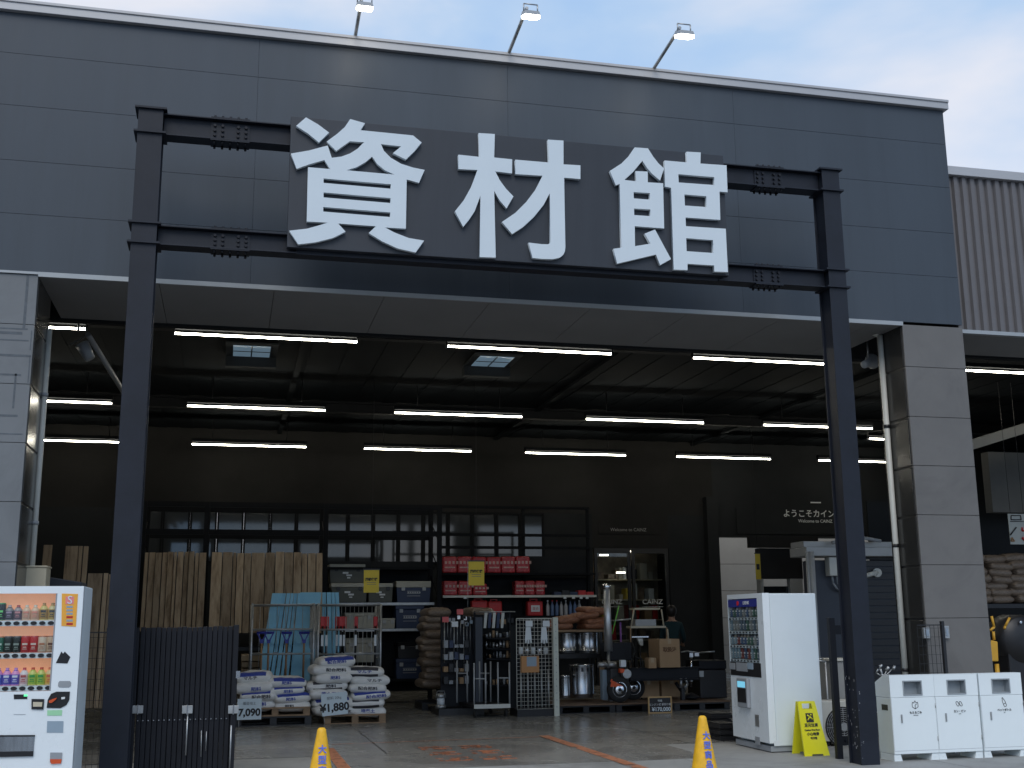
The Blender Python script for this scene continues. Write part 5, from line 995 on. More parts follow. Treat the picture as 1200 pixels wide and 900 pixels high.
# log splitter
t = thing('log_splitter', 'small wheeled log splitter with red engine parts on the deck', 'machine', (Lx(725, 815, 19.6), 19.8, PT))
def lp(u, v, Y_=19.7): a = PY(u, v, Y_); return (a[0], Y_, a[1])
def wheel(u, v, Y_, par):
    c_ = lp(u, v, Y_); r_ = .215
    w = MB().lathe([(r_*.6, -.045), (r_*.95, -.05), (r_, -.02), (r_, .02), (r_*.95, .05), (r_*.6, .045)], (0, 0, 0), 30, 'y').build('wheel', 'rubber', par, loc=Vector((c_[0], Y_, PT+r_))-par.location)
    MB().lathe([(.03, -.06), (.06, -.052), (.105, -.03), (.125, -.05), (.128, -.046), (.128, .0)], (0, 0, 0), 24, 'y').build('rim', 'chrome', w); 
    MB().lathe([(.02, -.075), (.03, -.065)], (0, 0, 0), 12, 'y').build('hub', 'black', w)
wheel(725.5, 812, 19.45, t); wheel(742, 811, 20.0, t)
MB().cyl(lp(725.5, 810, 19.5), (lp(725.5, 810, 19.5)[0], 20.05, lp(725.5, 810, 19.5)[2]), .02).build('axle', 'black', t, world=True)
a = lp(737, 784, 19.65); c = lp(818, 795, 19.65); MB().bx(a[0], c[0], 19.6, 19.74, c[2], a[2]).bx(a[0], c[0], 19.56, 19.78, a[2], a[2]+.02).bx(a[0], c[0], 19.56, 19.78, c[2]-.02, c[2]).build('beam', 'blackm', t, world=True, bevel=.004)
a = lp(713, 783, 19.6); MB().bx(a[0], lp(735, 783, 19.6)[0], 19.5, 19.85, lp(713, 803, 19.6)[2], a[2]).build('engine_block', 'black', t, world=True, bevel=.03)
MB().cyl((lp(728, 789)[0], 19.48, lp(728, 789)[2]), (lp(728, 789)[0], 19.38, lp(728, 789)[2]), .085, .08, 20).build('recoil_starter', 'galv', t, world=True, bevel=.01)
MB().hexa([lp(714, 806, 19.4), lp(733, 805, 19.4), lp(733, 805, 19.55), lp(714, 806, 19.55), lp(716, 795, 19.4), lp(724, 800, 19.4), lp(724, 800, 19.55), lp(716, 795, 19.55)]).build('red_shroud', 'orange', t, world=True, bevel=.02)
MB().bx(lp(720, 783)[0], lp(725, 783)[0], 19.38, 19.5, lp(720, 788)[2], lp(720, 783)[2]).build('filler_cap', 'orange', t, world=True, bevel=.01)
MB().cyl(lp(700.5, 779, 19.6), lp(710, 779, 19.6), .045, seg=16).cyl(lp(712, 779, 19.6), lp(722, 779, 19.6), .055, seg=16).cyl(lp(710, 779, 19.6), lp(712, 779, 19.6), .03, seg=12).build('muffler', 'galv', t, world=True)
MB().bx(lp(721, 773)[0], lp(727, 773)[0], 19.4, 19.5, lp(721, 781)[2], lp(721, 773)[2]).build('bracket', 'paper', t, world=True, bevel=.004)
MB().tube([lp(736, 785), lp(741, 772), lp(744, 764), lp(741, 752)], .015).tube([lp(744, 770, 19.5), lp(752, 772, 19.5), lp(754, 781, 19.5)], .012).build('hose', 'rubber', t, world=True)
MB().bx(lp(706, 790)[0], lp(712, 790)[0], 19.7, 19.85, PT+.03, lp(706, 785)[2]).build('side_tank', 'bluegrey', t, world=True, bevel=.01)
MB().bx(lp(714, 752)[0], lp(745, 752)[0], 19.9, 20.2, lp(714, 775)[2], lp(714, 753)[2]).build('oil_tank', 'blackm', t, world=True, bevel=.02)
MB().tube([lp(803, 795, 19.6), lp(806, 802, 19.6), lp(802, 806, 19.6)], .02).tube([lp(798, 795, 19.6), lp(798, 806, 19.6)], .025).tube([lp(806, 797, 19.6), lp(803, 810, 19.6)], .014).build('jack_leg', 'galv', t, world=True)
MB().tube([lp(792, 800, 19.7), lp(800, 812, 19.7)], .03).build('tow_hitch', 'blackm', t, world=True)
MB().bx(lp(798, 808)[0]-.02, lp(798, 808)[0]+.04, 19.62, 19.7, PT-.001, lp(798, 804, 19.6)[2]).build('foot', 'black', t, world=True)
# stove pipe
a = lp(712.5, 765, 19.9); c = lp(709.5, 684, 19.9)
t = thing('flue_pipe', 'tall bright steel flue pipe rising above the machine', 'pipe', (a[0], 19.9, PT))
MB().cyl((a[0]+.01, 19.9, 1.0), (c[0]+.02, 19.9, c[2]-.08), .075, .055, 20).build('tube', mat('satin_flue_steel', (.7, .72, .74), .38, .8, .06), t, world=True); MB().lathe([(.06, -.08), (.075, -.07), (.075, .0), (.05, .02)], (c[0]+.02-t.location.x, 0, c[2]-.02-PT), 20).build('cap', 'chrome', t)
MB().cyl((a[0]+.01, 19.9, PT), (a[0]+.01, 19.9, 1.0), .028, seg=12).lathe([(.09, 0), (.09, .01)], (a[0]+.01, 19.9, PT), 16).build('spike', 'galv', t, world=True)
# cartons
def carton(u0, u1, v0, v1_, Y_, lab, dep=.4, marks=False, side=True, name='carton'):
    x0, z1 = PY(u0, v0, Y_); x1, z0 = PY(u1, v1_, Y_); w_ = x1-x0; h = z1-z0; t = thing(name, lab, 'carton', ((x0+x1)/2, Y_+dep/2, z0))
    MB().bx(-w_/2, w_/2, -dep/2, dep/2, 0, h).build('box', 'card', t, bevel=.004)
    MB().bx(-.03, .03, -dep/2-.001, dep/2+.001, h-.08, h+.0015).build('tape', mat('parcel_tape', (.4, .3, .18), .3, 0, .05), t)
    if marks:
        for k in range(3): text('取扱注'[k], h*.18, (-w_*.22+w_*.22*k, -dep/2-.002, h*.62), 'cardp', t, 'print', world=False, off=.003)
    return t
carton(772.5, 797.5, 749, 782, 19.45, 'large brown carton printed with three dark characters', .55, True); carton(760, 769.5, 771, 783, 19.45, 'tiny brown carton left of the large printed one', .2)
carton(748, 773, 797, 817, 20.0, 'brown carton under the splitter beam, left one', .4); carton(775, 800, 796, 816, 20.0, 'brown carton under the splitter beam, right one', .4)
t = thing('timber_offcut', 'slim upright timber offcut right of the slotted drum', 'board', (Lx(706, 800, 20.15), 20.15, PT)); MB().bx(-.04, .04, 0, .04, 0, .58).build('piece', 'card', t)
# wooden easel shelf
Y_ = 20.4; t = thing('wooden_easel_rack', 'slim wooden ladder rack in front of the glass doors', 'rack', (Lx(759, 750, Y_), Y_, PT))
MB().cyl(lp(739, 735.5, Y_), lp(739, 813, Y_), .016, seg=6).build('leg', 'wood', t, world=True)
for u0, u1, v in ((743, 773, 713.5), (739, 780, 735)): MB().bx(lp(u0, v, Y_)[0], lp(u1, v, Y_)[0], Y_-.02, Y_+.25, lp(u0, v, Y_)[2]-.018, lp(u0, v, Y_)[2]+.018).build('shelf', 'beige', t, world=True)
for (u0, v0, u1, v1_) in ((743, 714, 739.5, 735), (775, 714, 778, 735), (782, 737, 783.5, 751)): MB().cyl(lp(u0, v0, Y_), lp(u1, v1_, Y_), .014, seg=6).build('leg', 'beige', t, world=True)
MB().cyl(lp(781, 735, Y_), lp(783, 813, Y_), .014, seg=6).build('leg', 'wood', t, world=True)
t = tag(MB().bx(-.2, .2, 0, .16, 0, .12).build('grey_carton', 'greysteel', None, loc=(Lx(757, 733, Y_), Y_, Lz(757, 733.6, Y_)), bevel=.005), 'grey box resting on the lower rung of the wooden rack', 'box')
# chairs of tools: green stick, tripod etc.
t = tag(MB().cyl((0, 0, 0), (.14, 0, .5), .012, seg=8).build('lime_stick', 'lime', None, loc=(Lx(718.5, 743, 20.1), 20.15, Lz(718.5, 743, 20.1))), 'lime green stick slanting beside the steel flue', 'stick')
t = thing('purple_pole', 'dark purple telescopic pole standing right of the lime stick', 'pole', (Lx(730, 800, 20.1), 20.15, PT)); MB().cyl((0, 0, 0), (0, 0, 1.35), .017, seg=8).build('shaft', 'purple', t); MB().cyl((-.14, 0, 1.37), (.2, 0, 1.4), .013, seg=8).build('crossbar', 'galv', t)
t = thing('work_lamp', 'white-edged work lamp on a thin stand behind the cartons', 'lamp', (Lx(750, 760, 20.2), 20.2, PT)); z = Lz(750, 747, 20.2)-PT
MB().cyl((0, 0, 0), (0, 0, z), .012, seg=8).build('stand', 'black', t); MB().bx(-.16, .16, -.03, .03, z, z+.02).build('bar', 'chrome', t); MB().hexa([(-.0, -.03, z-.14), (.05, -.03, z-.14), (.05, .03, z-.14), (0, .03, z-.14), (-.05, -.03, z-.02), (.05, -.03, z-.02), (.05, .03, z-.02), (-.05, .03, z-.02)]).build('head', 'pipe', t)
# tiller with handlebars
t = thing('small_tiller', 'chrome-stemmed tiller with wide handlebars at the deck end', 'machine', (Lx(811, 810, 19.7), 19.7, PT))
MB().cyl(lp(810, 805), lp(810, 765), .022, seg=10).build('stem', 'chrome', t, world=True); MB().tube([lp(798, 764), lp(806, 763), lp(818, 765), (lp(832, 763)[0], 19.5, lp(832, 763)[2])], .012).build('handlebar', 'galv', t, world=True)
MB().bx(lp(807, 764)[0], lp(811, 764)[0], 19.66, 19.74, lp(810, 770)[2], lp(810, 765)[2]).bx(lp(813, 764)[0], lp(818, 764)[0], 19.66, 19.74, lp(810, 769)[2], lp(810, 765)[2]).build('clamp', 'chrome', t, world=True)
for v in (784, 790, 798): MB().lathe([(.03, -.01), (.03, .01)], (lp(810, v)[0], 19.7, lp(810, v)[2]), 12).build('collar', 'paper', t, world=True)
MB().lathe([(.02, 0), (.16, .03), (.16, .05), (.02, .12)], (lp(810, 812)[0], 19.7, PT), 18).build('foot', 'blackm', t, world=True)
a = lp(818, 774, 19.9); c = lp(851, 813, 19.9); t = thing('black_chest', 'wide black lidded chest at the right end of the deck', 'chest', ((a[0]+c[0])/2, 20.15, PT))
w_ = c[0]-a[0]; MB().bx(-w_/2, w_/2, -.3, .3, 0, .5).build('body', 'black', t, bevel=.02); MB().bx(-w_/2-.01, w_/2+.01, -.31, .31, .503, a[2]-PT).build('lid', 'blackm', t, bevel=.02)
MB().bx(-w_/2-.02, -w_/2+.06, -.34, -.302, .38, .48).build('latch', 'galv', t)
# chalk board price
x0, z1 = PY(759.5, 816.5, 18.9); x1, z0 = PY(788, 840.5, 18.9); z0 = 0.0
t = thing('chalk_price_board', 'small wood-framed chalkboard reading ¥170,000 leaning at the deck edge', 'price board', ((x0+x1)/2, 18.9, 0))
f_ = .022; MB().bx(x0, x1, 18.9, 18.93, z0, z0+f_).bx(x0, x1, 18.9, 18.93, z1-f_, z1).bx(x0, x0+f_, 18.9, 18.93, z0+f_, z1-f_).bx(x1-f_, x1, 18.9, 18.93, z0+f_, z1-f_).build('frame', mat('pale_pine', (.5, .32, .14), .6, 0, .1), t, world=True)
MB().bx(x0+f_, x1-f_, 18.91, 18.925, z0+f_, z1-f_).build('slate', 'black', t, world=True); cxx = (x0+x1)/2; hh = z1-z0
text('¥170,000', .088, (cxx+.02, 18.905, z0+hh*.24), 'white', t, off=.002); text('エンジン式 薪割り機', .043, (cxx, 18.905, z0+hh*.52), 'whiteink', t); text('特価', .04, (cxx, 18.905, z0+hh*.74), 'whiteink', t)
# ---- yellow posters on wires
for i, (u0, u1, v0, v1_, Y_, lab) in enumerate(((426.5, 444, 668, 694.5, 18.3, 'yellow poster hanging over the olive storage boxes'), (549, 567.5, 658, 686, 18.3, 'yellow poster hanging before the red packs'), (884.5, 892, 649, 679, 20.5, 'narrow yellow poster seen edge-on above the right drinks machine'))):
    x0, z1 = PY(u0, v0, Y_); x1, z0 = PY(u1, v1_, Y_); t = thing('hanging_poster', lab, 'poster', ((x0+x1)/2, Y_, z1)); rz = [R(-6), 0, R(25)][i]; w_ = x1-x0; h = z1-z0
    MB().bx(-w_/2, w_/2, -.003, .003, -h, 0).build('sheet', 'poster', t); MB().bx(-w_/2-.01, w_/2+.01, -.008, .008, .0, .02).build('hanger_bar', 'black', t)
    if i < 2: text('展示価格', w_*.2, (0, -.006, -h*.42), 'ink', t, world=False, off=.003)
    if i < 2:
        for k in range(2): MB().bx(-w_*.3, w_*.3, -.005, -.0032, -h*(.56+.08*k), -h*(.54+.08*k)).build('print_line', 'inkgrey', t)
    else: MB().bx(-w_*.3, w_*.3, -.005, -.0032, -h*.62, -h*.4).build('print', 'ink', t)
    MB().cyl((0, 0, .02), (0, 0, 5.4-z1 if i else 5.4-z1), .0025, seg=5).build('wire', 'black', t)
    if i == 1: MB().cyl((-w_*.55, -.01, -h*1.9), (-w_*.55, -.01, 0), .002, seg=5).build('string', 'paper', t)
# ---- brown film sacks pile & pallet
Y_ = 20.9; place_sacks([(498, 527, 806, 714, 11), (546, 576, 806, 714, 11)], Y_, 'behind the tool stand', 'brown film sacks behind the tool stand', 'brown', [None], .7, word='brown')
pallet(Lx(495, 810, Y_), Lx(578, 810, Y_), Y_, Y_+.9, .14, 'black', 'black pallet beneath the brown film sacks')
# ---- black tool stand
Y_ = 19.9; x0, x1 = Lx(519, 760, Y_), Lx(556, 760, Y_); z1 = Lz(540, 722, Y_)
t = thing('tool_stand', 'black pegboard stand hung with silver rods and red cards', 'display stand', ((x0+x1)/2, Y_+.25, 0))
MB().bx(x0, x1, Y_+.2, Y_+.24, .12, z1).build('panel', 'blackm', t, world=True); MB().bx(x1-.001, x1+.12, Y_-.1, Y_+.5, .12, z1-.02).build('side_panel', 'navywall', t, world=True); MB().bx(x0-.1, x1+.12, Y_-.2, Y_+.6, .0, .11).build('base', 'black', t, world=True)
for k in range(9):
    u = 522+k*3.8; MB().cyl((Lx(u, 740, Y_), Y_+.1, Lz(u, 728, Y_)), (Lx(u, 740, Y_), Y_+.1, Lz(u, rr(740, 768) if k % 3 else 777, Y_)), .006 if k % 3 else .009, seg=6).build('hanging_rod', 'galv', t, world=True)
for k in range(14):
    u = rr(521, 553); v = rr(723, 732); a = PY(u, v, Y_+.05); MB().bx(a[0]-.025, a[0]+.025, Y_+.04, Y_+.06, a[1]-.03, a[1]+.03).build('packet', random.choice(['foil', 'vgrey', 'black', 'bluegrey']), t, world=True)
for u, v, m_ in ((522, 726, 'red'), (539, 717, 'red'), (533, 731.5, 'paper')): a = PY(u, v, Y_-.02); MB().bx(a[0]-.055, a[0]+.055, Y_-.03, Y_-.02, a[1]-.045, a[1]+.045).build('card', m_ if m_ == 'paper' else mat('coral_card', (.65, .12, .12), .5, 0, .1), t, world=True)
for r_ in range(4):
    z = .5+.2*r_
    for k in range(5): x = x0+.06+.09*k; MB().bx(x-.035, x+.035, Y_+.02, Y_+.15, z, z+rr(.05, .14)).build('packet', random.choice(['black', 'navy', 'vgrey', 'card', 'black']), t, world=True)
a = PY(519, 808, Y_-.3); t = thing('lantern', 'silver and black camping lantern at the foot of the tool stand', 'lantern', (a[0], Y_-.1, .115))
MB().lathe([(.09, 0), (.09, .05), (.06, .055), (.06, .06)], seg=18).lathe([(.06, .17), (.09, .175), (.05, .24), (.02, .25)], seg=18).build('frame', 'galv', t)
MB().lathe([(.065, .06), (.065, .17)], seg=18).build('globe', 'paper', t); MB().tube([(-.08, 0, .18), (-.06, 0, .28), (.06, 0, .28), (.08, 0, .18)], .006).build('handle', 'galv', t)
# ---- hanging striped packs
for k in range(5):
    Y_ = 19.9; u = 568+k*5; m_ = 'paper' if k % 2 == 0 else 'bluegrey'
    a = PY(u, 718, Y_); b = MB().hexa([(-.02, 0, -.26), (.025, 0, -.26), (.025, .03, -.26), (-.02, .03, -.26), (.0, 0, 0), (.05, 0, 0), (.05, .03, 0), (0, .03, 0)])
    tag(b.build('glove_pack', 'pipe' if k % 2 == 0 else 'navy', None, loc=(a[0], Y_, a[1])), ['first white', 'first navy', 'second white', 'second navy', 'third white'][k]+' stripe pack from the left of the hanging row', 'glove pack', 'striped packs hanging on the accessory stand')
# accessory stand behind trolley
Y_ = 20.1; x0, x1 = Lx(562, 760, Y_), Lx(604, 760, Y_); t = thing('accessory_stand', 'dark tiered stand crowded with small silver accessories behind the trolley', 'display stand', ((x0+x1)/2, Y_+.3, 0))
for x in (x0, x1): MB().bx(x-.015, x+.015, Y_+.4, Y_+.43, 0, Lz(580, 716, Y_)).build('upright', 'blackm', t, world=True)
MB().cyl((x0, Y_, Lz(580, 717, Y_)), (x1, Y_, Lz(580, 717, Y_)), .01, seg=6).bx(x0-.005, x0+.005, Y_, Y_+.4, Lz(580, 717.5, Y_), Lz(580, 717, Y_)).bx(x1-.005, x1+.005, Y_, Y_+.4, Lz(580, 717.5, Y_), Lz(580, 717, Y_)).build('top_rail', 'galv', t, world=True)
for i, v in enumerate((745, 757, 769, 800)):
    z = Lz(580, v, Y_); s = MB().hexa([(x0+.1, Y_-.1, z-.05), (x1, Y_-.1, z-.08), (x1, Y_+.4, z-.02), (x0+.1, Y_+.4, z+.01), (x0+.1, Y_-.1, z-.03), (x1, Y_-.1, z-.06), (x1, Y_+.4, z+.0), (x0+.1, Y_+.4, z+.03)]).build('tier', 'blackm', t, world=True)
    for k in range(9):
        x = x0+.12+(x1-x0-.15)*k/8.; h = rr(.03, .1); MB().cyl((x, Y_-.02, z-.03), (x, Y_-.02, z+h), rr(.012, .026), seg=8).build('accessory', random.choice(['foil', 'galv', 'vgrey', 'black', 'card']), s, world=True)
MB().bx(x0, x1, Y_+.44, Y_+.46, .1, Lz(580, 720, Y_)).build('back_panel', 'dark', t, world=True)
for k in range(9): x = x0+.03+.07*k; z = Lz(580, 722+rr(0, 6), Y_); MB().bx(x-.02, x+.02, Y_-.01, Y_+.01, z-.05, z+.03).build('packet', random.choice(['red', 'card', 'foil', 'lid', 'black']), t, world=True)
# ---- platform trolley
Y_ = 19.05; x0 = Lx(555.5, 828, Y_); x1 = Lx(598, 828, Y_); zd = Lz(575, 826, Y_)
t = thing('platform_trolley', 'low trolley with pale tubular side frames and dark deck', 'trolley', ((x0+x1)/2, Y_+.4, 0))
xl = Lx(538, 818, Y_+.9)
MB().hexa([(x0, Y_, zd-.05), (x1, Y_, zd-.05), (x1-.08, Y_+.9, zd-.05), (xl, Y_+.9, zd-.05), (x0, Y_, zd), (x1, Y_, zd), (x1-.08, Y_+.9, zd), (xl, Y_+.9, zd)]).build('deck', 'black', t, world=True)
MB().bx(x0, x1, Y_-.015, Y_-.001, zd-.055, zd+.01).build('edge', 'pipe', t, world=True)
def fr(u0, u1, v0, vm, vb, yy):
    xa, xb = Lx(u0, 800, yy), Lx(u1, 800, yy); MB().cyl((xa, yy, zd), (xa, yy, Lz(u0, v0, yy)), .014, seg=8).cyl((xb, yy, zd), (xb, yy, Lz(u1, v0, yy)), .014, seg=8).cyl((xa, yy, Lz(u0, vm, yy)), (xb, yy, Lz(u1, vm, yy)), .011, seg=8).build('side_frame', 'greysteel', t, world=True)
fr(555.5, 569, 777, 795.5, 0, Y_+.02); fr(583.5, 597, 776, 794.5, 0, Y_+.02); fr(535.5, 547.5, 774, 789, 0, Y_+.75); fr(562, 575, 775, 789, 0, Y_+.75)
for x, y in ((x0+.03, Y_+.06), (x1-.06, Y_+.06), (xl+.05, Y_+.8), (x1-.15, Y_+.8)): MB().cyl((x-.018, y, .055), (x+.018, y, .055), .055, seg=14).bx(x-.022, x+.022, y-.02, y+.02, .09, zd-.052).build('caster', 'rubber', t, world=True)
# ---- white wire rack with pale post
Y_ = 19.0; x0, x1 = Lx(605.5, 780, Y_), Lx(647.5, 780, Y_); z1 = Lz(620, 725, Y_); z0 = Lz(620, 831, Y_)
t = thing('wire_rack', 'white wire grid rack with a pale post and gloves clipped on', 'wire rack', ((x0+x1)/2, Y_+.2, 0)); b = MB()
n_ = 10
for k in range(n_+1): x = x0+(x1-x0)*k/n_; b.cyl((x, Y_, z0), (x, Y_, z1), .006 if k in (0, n_) else .0035, seg=5)
z = z0
while z < z1: b.cyl((x0, Y_+.004, z), (x1, Y_+.004, z), .0035, seg=5); z += .062
b.cyl((x0, Y_, z1), (x1, Y_, z1), .009, seg=6); b.build('grid', 'pipe', t, world=True)
MB().bx(x0, x1+.06, Y_-.02, Y_+.5, 0, z0-.01).build('base', 'black', t, world=True); MB().bx(x0-.02, x1, Y_+.35, Y_+.37, z0, z1-.1).build('back_panel', 'dark', t, world=True)
a = Lx(648.5, 780, Y_-.05); c = Lx(654.5, 780, Y_-.05); MB().bx(a, c, Y_-.07, Y_-.03, 0, Lz(650, 723.5, Y_)).build('post', mat('pale_cream_post', (.58, .6, .52), .5, 0, .05), t, world=True, bevel=.004)
p_ = [o_ for o_ in t.children if o_.name.startswith('post')][0]; b = MB(); z = .15
while z < 1.5: b.cyl(((a+c)/2, Y_-.07, z), ((a+c)/2, Y_-.0725, z), .009, seg=8); z += .11
b.build('slots', 'vgrey', p_, world=True)
for u, v, ww, hh_, m_ in ((620, 730, .06, .06, 'paper'), (640, 730, .06, .06, 'paper')): a = PY(u, v, Y_-.02); MB().bx(a[0]-ww, a[0]+ww, Y_-.025, Y_-.02, a[1]-hh_, a[1]+hh_*.6).build('price_card', m_, t, world=True)
for i, u in enumerate((619, 637.5)):
    a = PY(u, 742, Y_-.04); tag(MB().hexa([(-.06, -.01, -.11), (.06, -.01, -.11), (.06, .01, -.11), (-.06, .01, -.11), (-.04, -.01, .1), (.04, -.01, .1), (.04, .01, .1), (-.04, .01, .1)]).cyl((-.04, 0, -.11), (-.045, 0, -.16), .016).cyl((0, 0, -.11), (0, 0, -.17), .016).cyl((.04, 0, -.11), (.045, 0, -.16), .016).build('work_glove', 'paper', None, loc=(a[0], Y_-.04, a[1]), bevel=.006), 'white work glove hanging on the %s side of the wire rack' % ('left', 'right')[i], 'glove', 'white gloves on the wire rack')
for i in range(5):
    a = PY(611+i*7.3, 762, Y_+.06); tag(MB().lathe([(.03, 0), (.036, .005), (.036, .1), (.03, .105)], seg=14).build('small_tin', 'foil' if i % 2 else 'paper', None, loc=(a[0], Y_+.1, a[1]-.06)), 'shiny small tin, %s from the left behind the wire grid' % ORD[i], 'tin', 'small tins behind the wire grid')
for k in range(5):
    a = PY(611+k*8, 829, Y_+.2); tag(MB().cyl((0, 0, 0), (0, 0, .62), .016, seg=8).build('metal_rod', 'galv', None, loc=(a[0], Y_+.2, max(z0, .09))), 'shiny upright metal rod, %s from the left behind the lower grid' % ORD[k], 'rod', 'metal rods behind the wire grid')
x0, z1 = PY(611, 769, Y_-.1); x1, z0 = PY(632, 788, Y_-.1)
t = thing('open_carton', 'small orange-brown carton with a picture label clipped on the wire rack', 'carton', ((x0+x1)/2, Y_-.1, z0)); w_ = x1-x0; MB().bx(-w_/2, w_/2, -.0, .08, 0, z1-z0).build('box', mat('orange_card', (.5, .25, .1), .7, 0, .08), t, bevel=.003); MB().bx(-w_*.2, w_*.35, -.003, -.0004, .1, z1-z0-.01).build('label', 'bluegrey', t)
# ---- person in the shade by the far wall
def person(X, Y, lab):
    Hh = 1.72; t = None
    J = {'pelvis': (0, 0, .93), 'spine': (0, 0, 1.12), 'chest': (0, -.01, 1.32), 'neck': (0, 0, 1.47), 'head0': (0, -.01, 1.56), 'head1': (0, -.015, 1.66),
         'shR': (.17, 0, 1.39), 'elR': (.23, -.05, 1.12), 'wrR': (.17, -.25, 1.05), 'shL': (-.17, 0, 1.39), 'elL': (-.23, -.03, 1.12), 'wrL': (-.16, -.22, 1.02),
         'hiR': (.09, 0, .86), 'knR': (.11, -.03, .48), 'anR': (.11, .02, .09), 'toR': (.12, -.13, .04), 'hiL': (-.09, 0, .86), 'knL': (-.1, -.01, .48), 'anL': (-.1, .05, .09), 'toL': (-.12, -.1, .04)}
    E_ = [('pelvis', 'spine'), ('spine', 'chest'), ('chest', 'neck'), ('neck', 'head0'), ('head0', 'head1'), ('chest', 'shR'), ('shR', 'elR'), ('elR', 'wrR'), ('chest', 'shL'), ('shL', 'elL'), ('elL', 'wrL'), ('pelvis', 'hiR'), ('hiR', 'knR'), ('knR', 'anR'), ('anR', 'toR'), ('pelvis', 'hiL'), ('hiL', 'knL'), ('knL', 'anL'), ('anL', 'toL')]
    rad = dict(pelvis=.135, spine=.12, chest=.14, neck=.055, head0=.07, head1=.085, shR=.065, elR=.045, wrR=.03, shL=.065, elL=.045, wrL=.03, hiR=.09, knR=.06, anR=.042, toR=.035, hiL=.09, knL=.06, anL=.042, toL=.035)
    # five fingers per hand
    for s_, wv in ((1, 'R'), (-1, 'L')):
        w0 = Vector(J['wr'+wv]); J['pa'+wv] = tuple(w0+Vector((-.01*s_, -.07, -.01))); rad['pa'+wv] = .03; E_.append(('wr'+wv, 'pa'+wv))
        for k in range(5):
            a_ = w0+Vector(((-.03+.016*k)*s_ if k < 4 else -.05*s_, -.12 if k < 4 else -.06, -.02)); b_ = a_+Vector((0 if k < 4 else -.01*s_, -.035+.006*abs(k-1.5) if k < 4 else -.03, -.03))
            J['f%s%d' % (wv, k)] = tuple(a_); J['g%s%d' % (wv, k)] = tuple(b_); rad['f%s%d' % (wv, k)] = .0095; rad['g%s%d' % (wv, k)] = .008; E_ += [('pa'+wv, 'f%s%d' % (wv, k)), ('f%s%d' % (wv, k), 'g%s%d' % (wv, k))]
    names = list(J); me = bpy.data.meshes.new('person'); me.from_pydata([J[n_] for n_ in names], [(names.index(a_), names.index(b_)) for a_, b_ in E_], [])
    o = bpy.data.objects.new('person', me); COL.objects.link(o); sk = o.modifiers.new('s', 'SKIN'); sk.use_smooth_shade = True
    for i, n_ in enumerate(names): me.skin_vertices[0].data[i].radius = (rad[n_]*(1.15 if n_ in ('chest', 'pelvis', 'spine') else 1), rad[n_]*(.8 if n_ in ('chest', 'spine') else 1)); me.skin_vertices[0].data[i].use_root = n_ == 'pelvis'
    ss = o.modifiers.new('u', 'SUBSURF'); ss.levels = 2; ss.render_levels = 2; bpy.context.view_layer.update()
    m2 = bpy.data.meshes.new_from_object(o.evaluated_get(bpy.context.evaluated_depsgraph_get())); o.modifiers.clear(); o.data = m2; m2.materials.clear()
    for mm in ('skin', 'shirt', 'trousers', 'black'): m2.materials.append(M[mm])
    for p in m2.polygons:
        c_ = p.center; p.use_smooth = True
        p.material_index = 3 if c_.z < .09 else 2 if c_.z < .95 and abs(c_.x) < .3 and c_.y > -.16 else (0 if (c_.z > 1.46 or c_.y < -.12) else 1)
    bm_ = MB(); bm_.lathe([(.02, -.115), (.07, -.1), (.1, -.04), (.108, .02), (.1, .07), (.06, .112), (.01, .122)], (0, .015, 1.655), 20)
    hr = bm_.build('hair', 'hair', o); hr.scale = (.95, 1, 1)
    f = MB().lathe([(.01, -.09), (.05, -.08), (.078, -.03), (.082, .02), (.075, .06), (.03, .09)], (0, -.035, 1.63), 18).hexa([(-.012, -.125, 1.60), (.012, -.125, 1.60), (.012, -.1, 1.60), (-.012, -.1, 1.60), (-.005, -.12, 1.645), (.005, -.12, 1.645), (.005, -.1, 1.645), (-.005, -.1, 1.645)]).build('face', 'skin', o)
    for s_ in (-1, 1): MB().lathe([(.004, -.006), (.01, 0), (.004, .006)], (s_*.03, -.11, 1.65), 10, 'y').build('eye', 'ink', o)
    MB().bx(-.022, .022, -.112, -.1, 1.572, 1.58).build('mouth', mat('lip', (.3, .1, .08), .5, 0, 0), o)
    for s_ in (-1, 1): MB().bx(s_*.082-.008, s_*.082+.008, -.03, .01, 1.61, 1.67).build('ear', 'skin', o, bevel=.004)
    o.location = (X, Y, 0.005); tag(o, lab, 'person'); return o
pp = person(Lx(787, 720, 22.6), 22.6, 'person in a dark teal shirt standing in shade behind the printed carton'); pp.rotation_euler = (0, 0, R(150)); pp.scale = (1.03, 1.03, 1.03)
# ---- annex goods
Y_ = 17.2; place_sacks([(1151, 1171, 706, 650, 7), (1172, 1198, 706, 652, 7), (1199, 1225, 706, 650, 7)], Y_, 'on the annex shelf', 'brown sacks stacked on the annex shelf', 'brown', [None], .6, word='brown')
z = Lz(1170, 707, Y_); x0, x1 = Lx(1149, 720, Y_), Lx(1230, 720, Y_); t = thing('annex_shelf', 'dark steel shelf under the brown sacks in the annex', 'shelf', ((x0+x1)/2, Y_, 0)); MB().bx(x0, x1, Y_-.02, Y_+.8, z-.08, z-.01).build('shelf', 'black', t, world=True)
for x in (x0, x1): MB().bx(x-.03, x+.03, Y_-.0, Y_+.06, 0, z-.08).build('leg', 'black', t, world=True)
MB().bx(x0-1, x1+3, Y_+1.6, Y_+1.65, 0, 3.6).build('back_panel', 'dark', t, world=True)
a = PY(1181, 602, 16.6); c = PY(1206, 638, 16.6); t = thing('tool_poster', 'white poster with tool drawings hanging in the annex', 'poster', ((a[0]+c[0])/2, 16.6, a[1]))
MB().bx(a[0], c[0], 16.6, 16.61, c[1], a[1]).build('sheet', mat('grey_white_paper', (.45, .46, .42), .6, 0, .05), t, world=True)
def l2(u, v): p = PY(u, v, 16.59); return (p[0], 16.592, p[1])
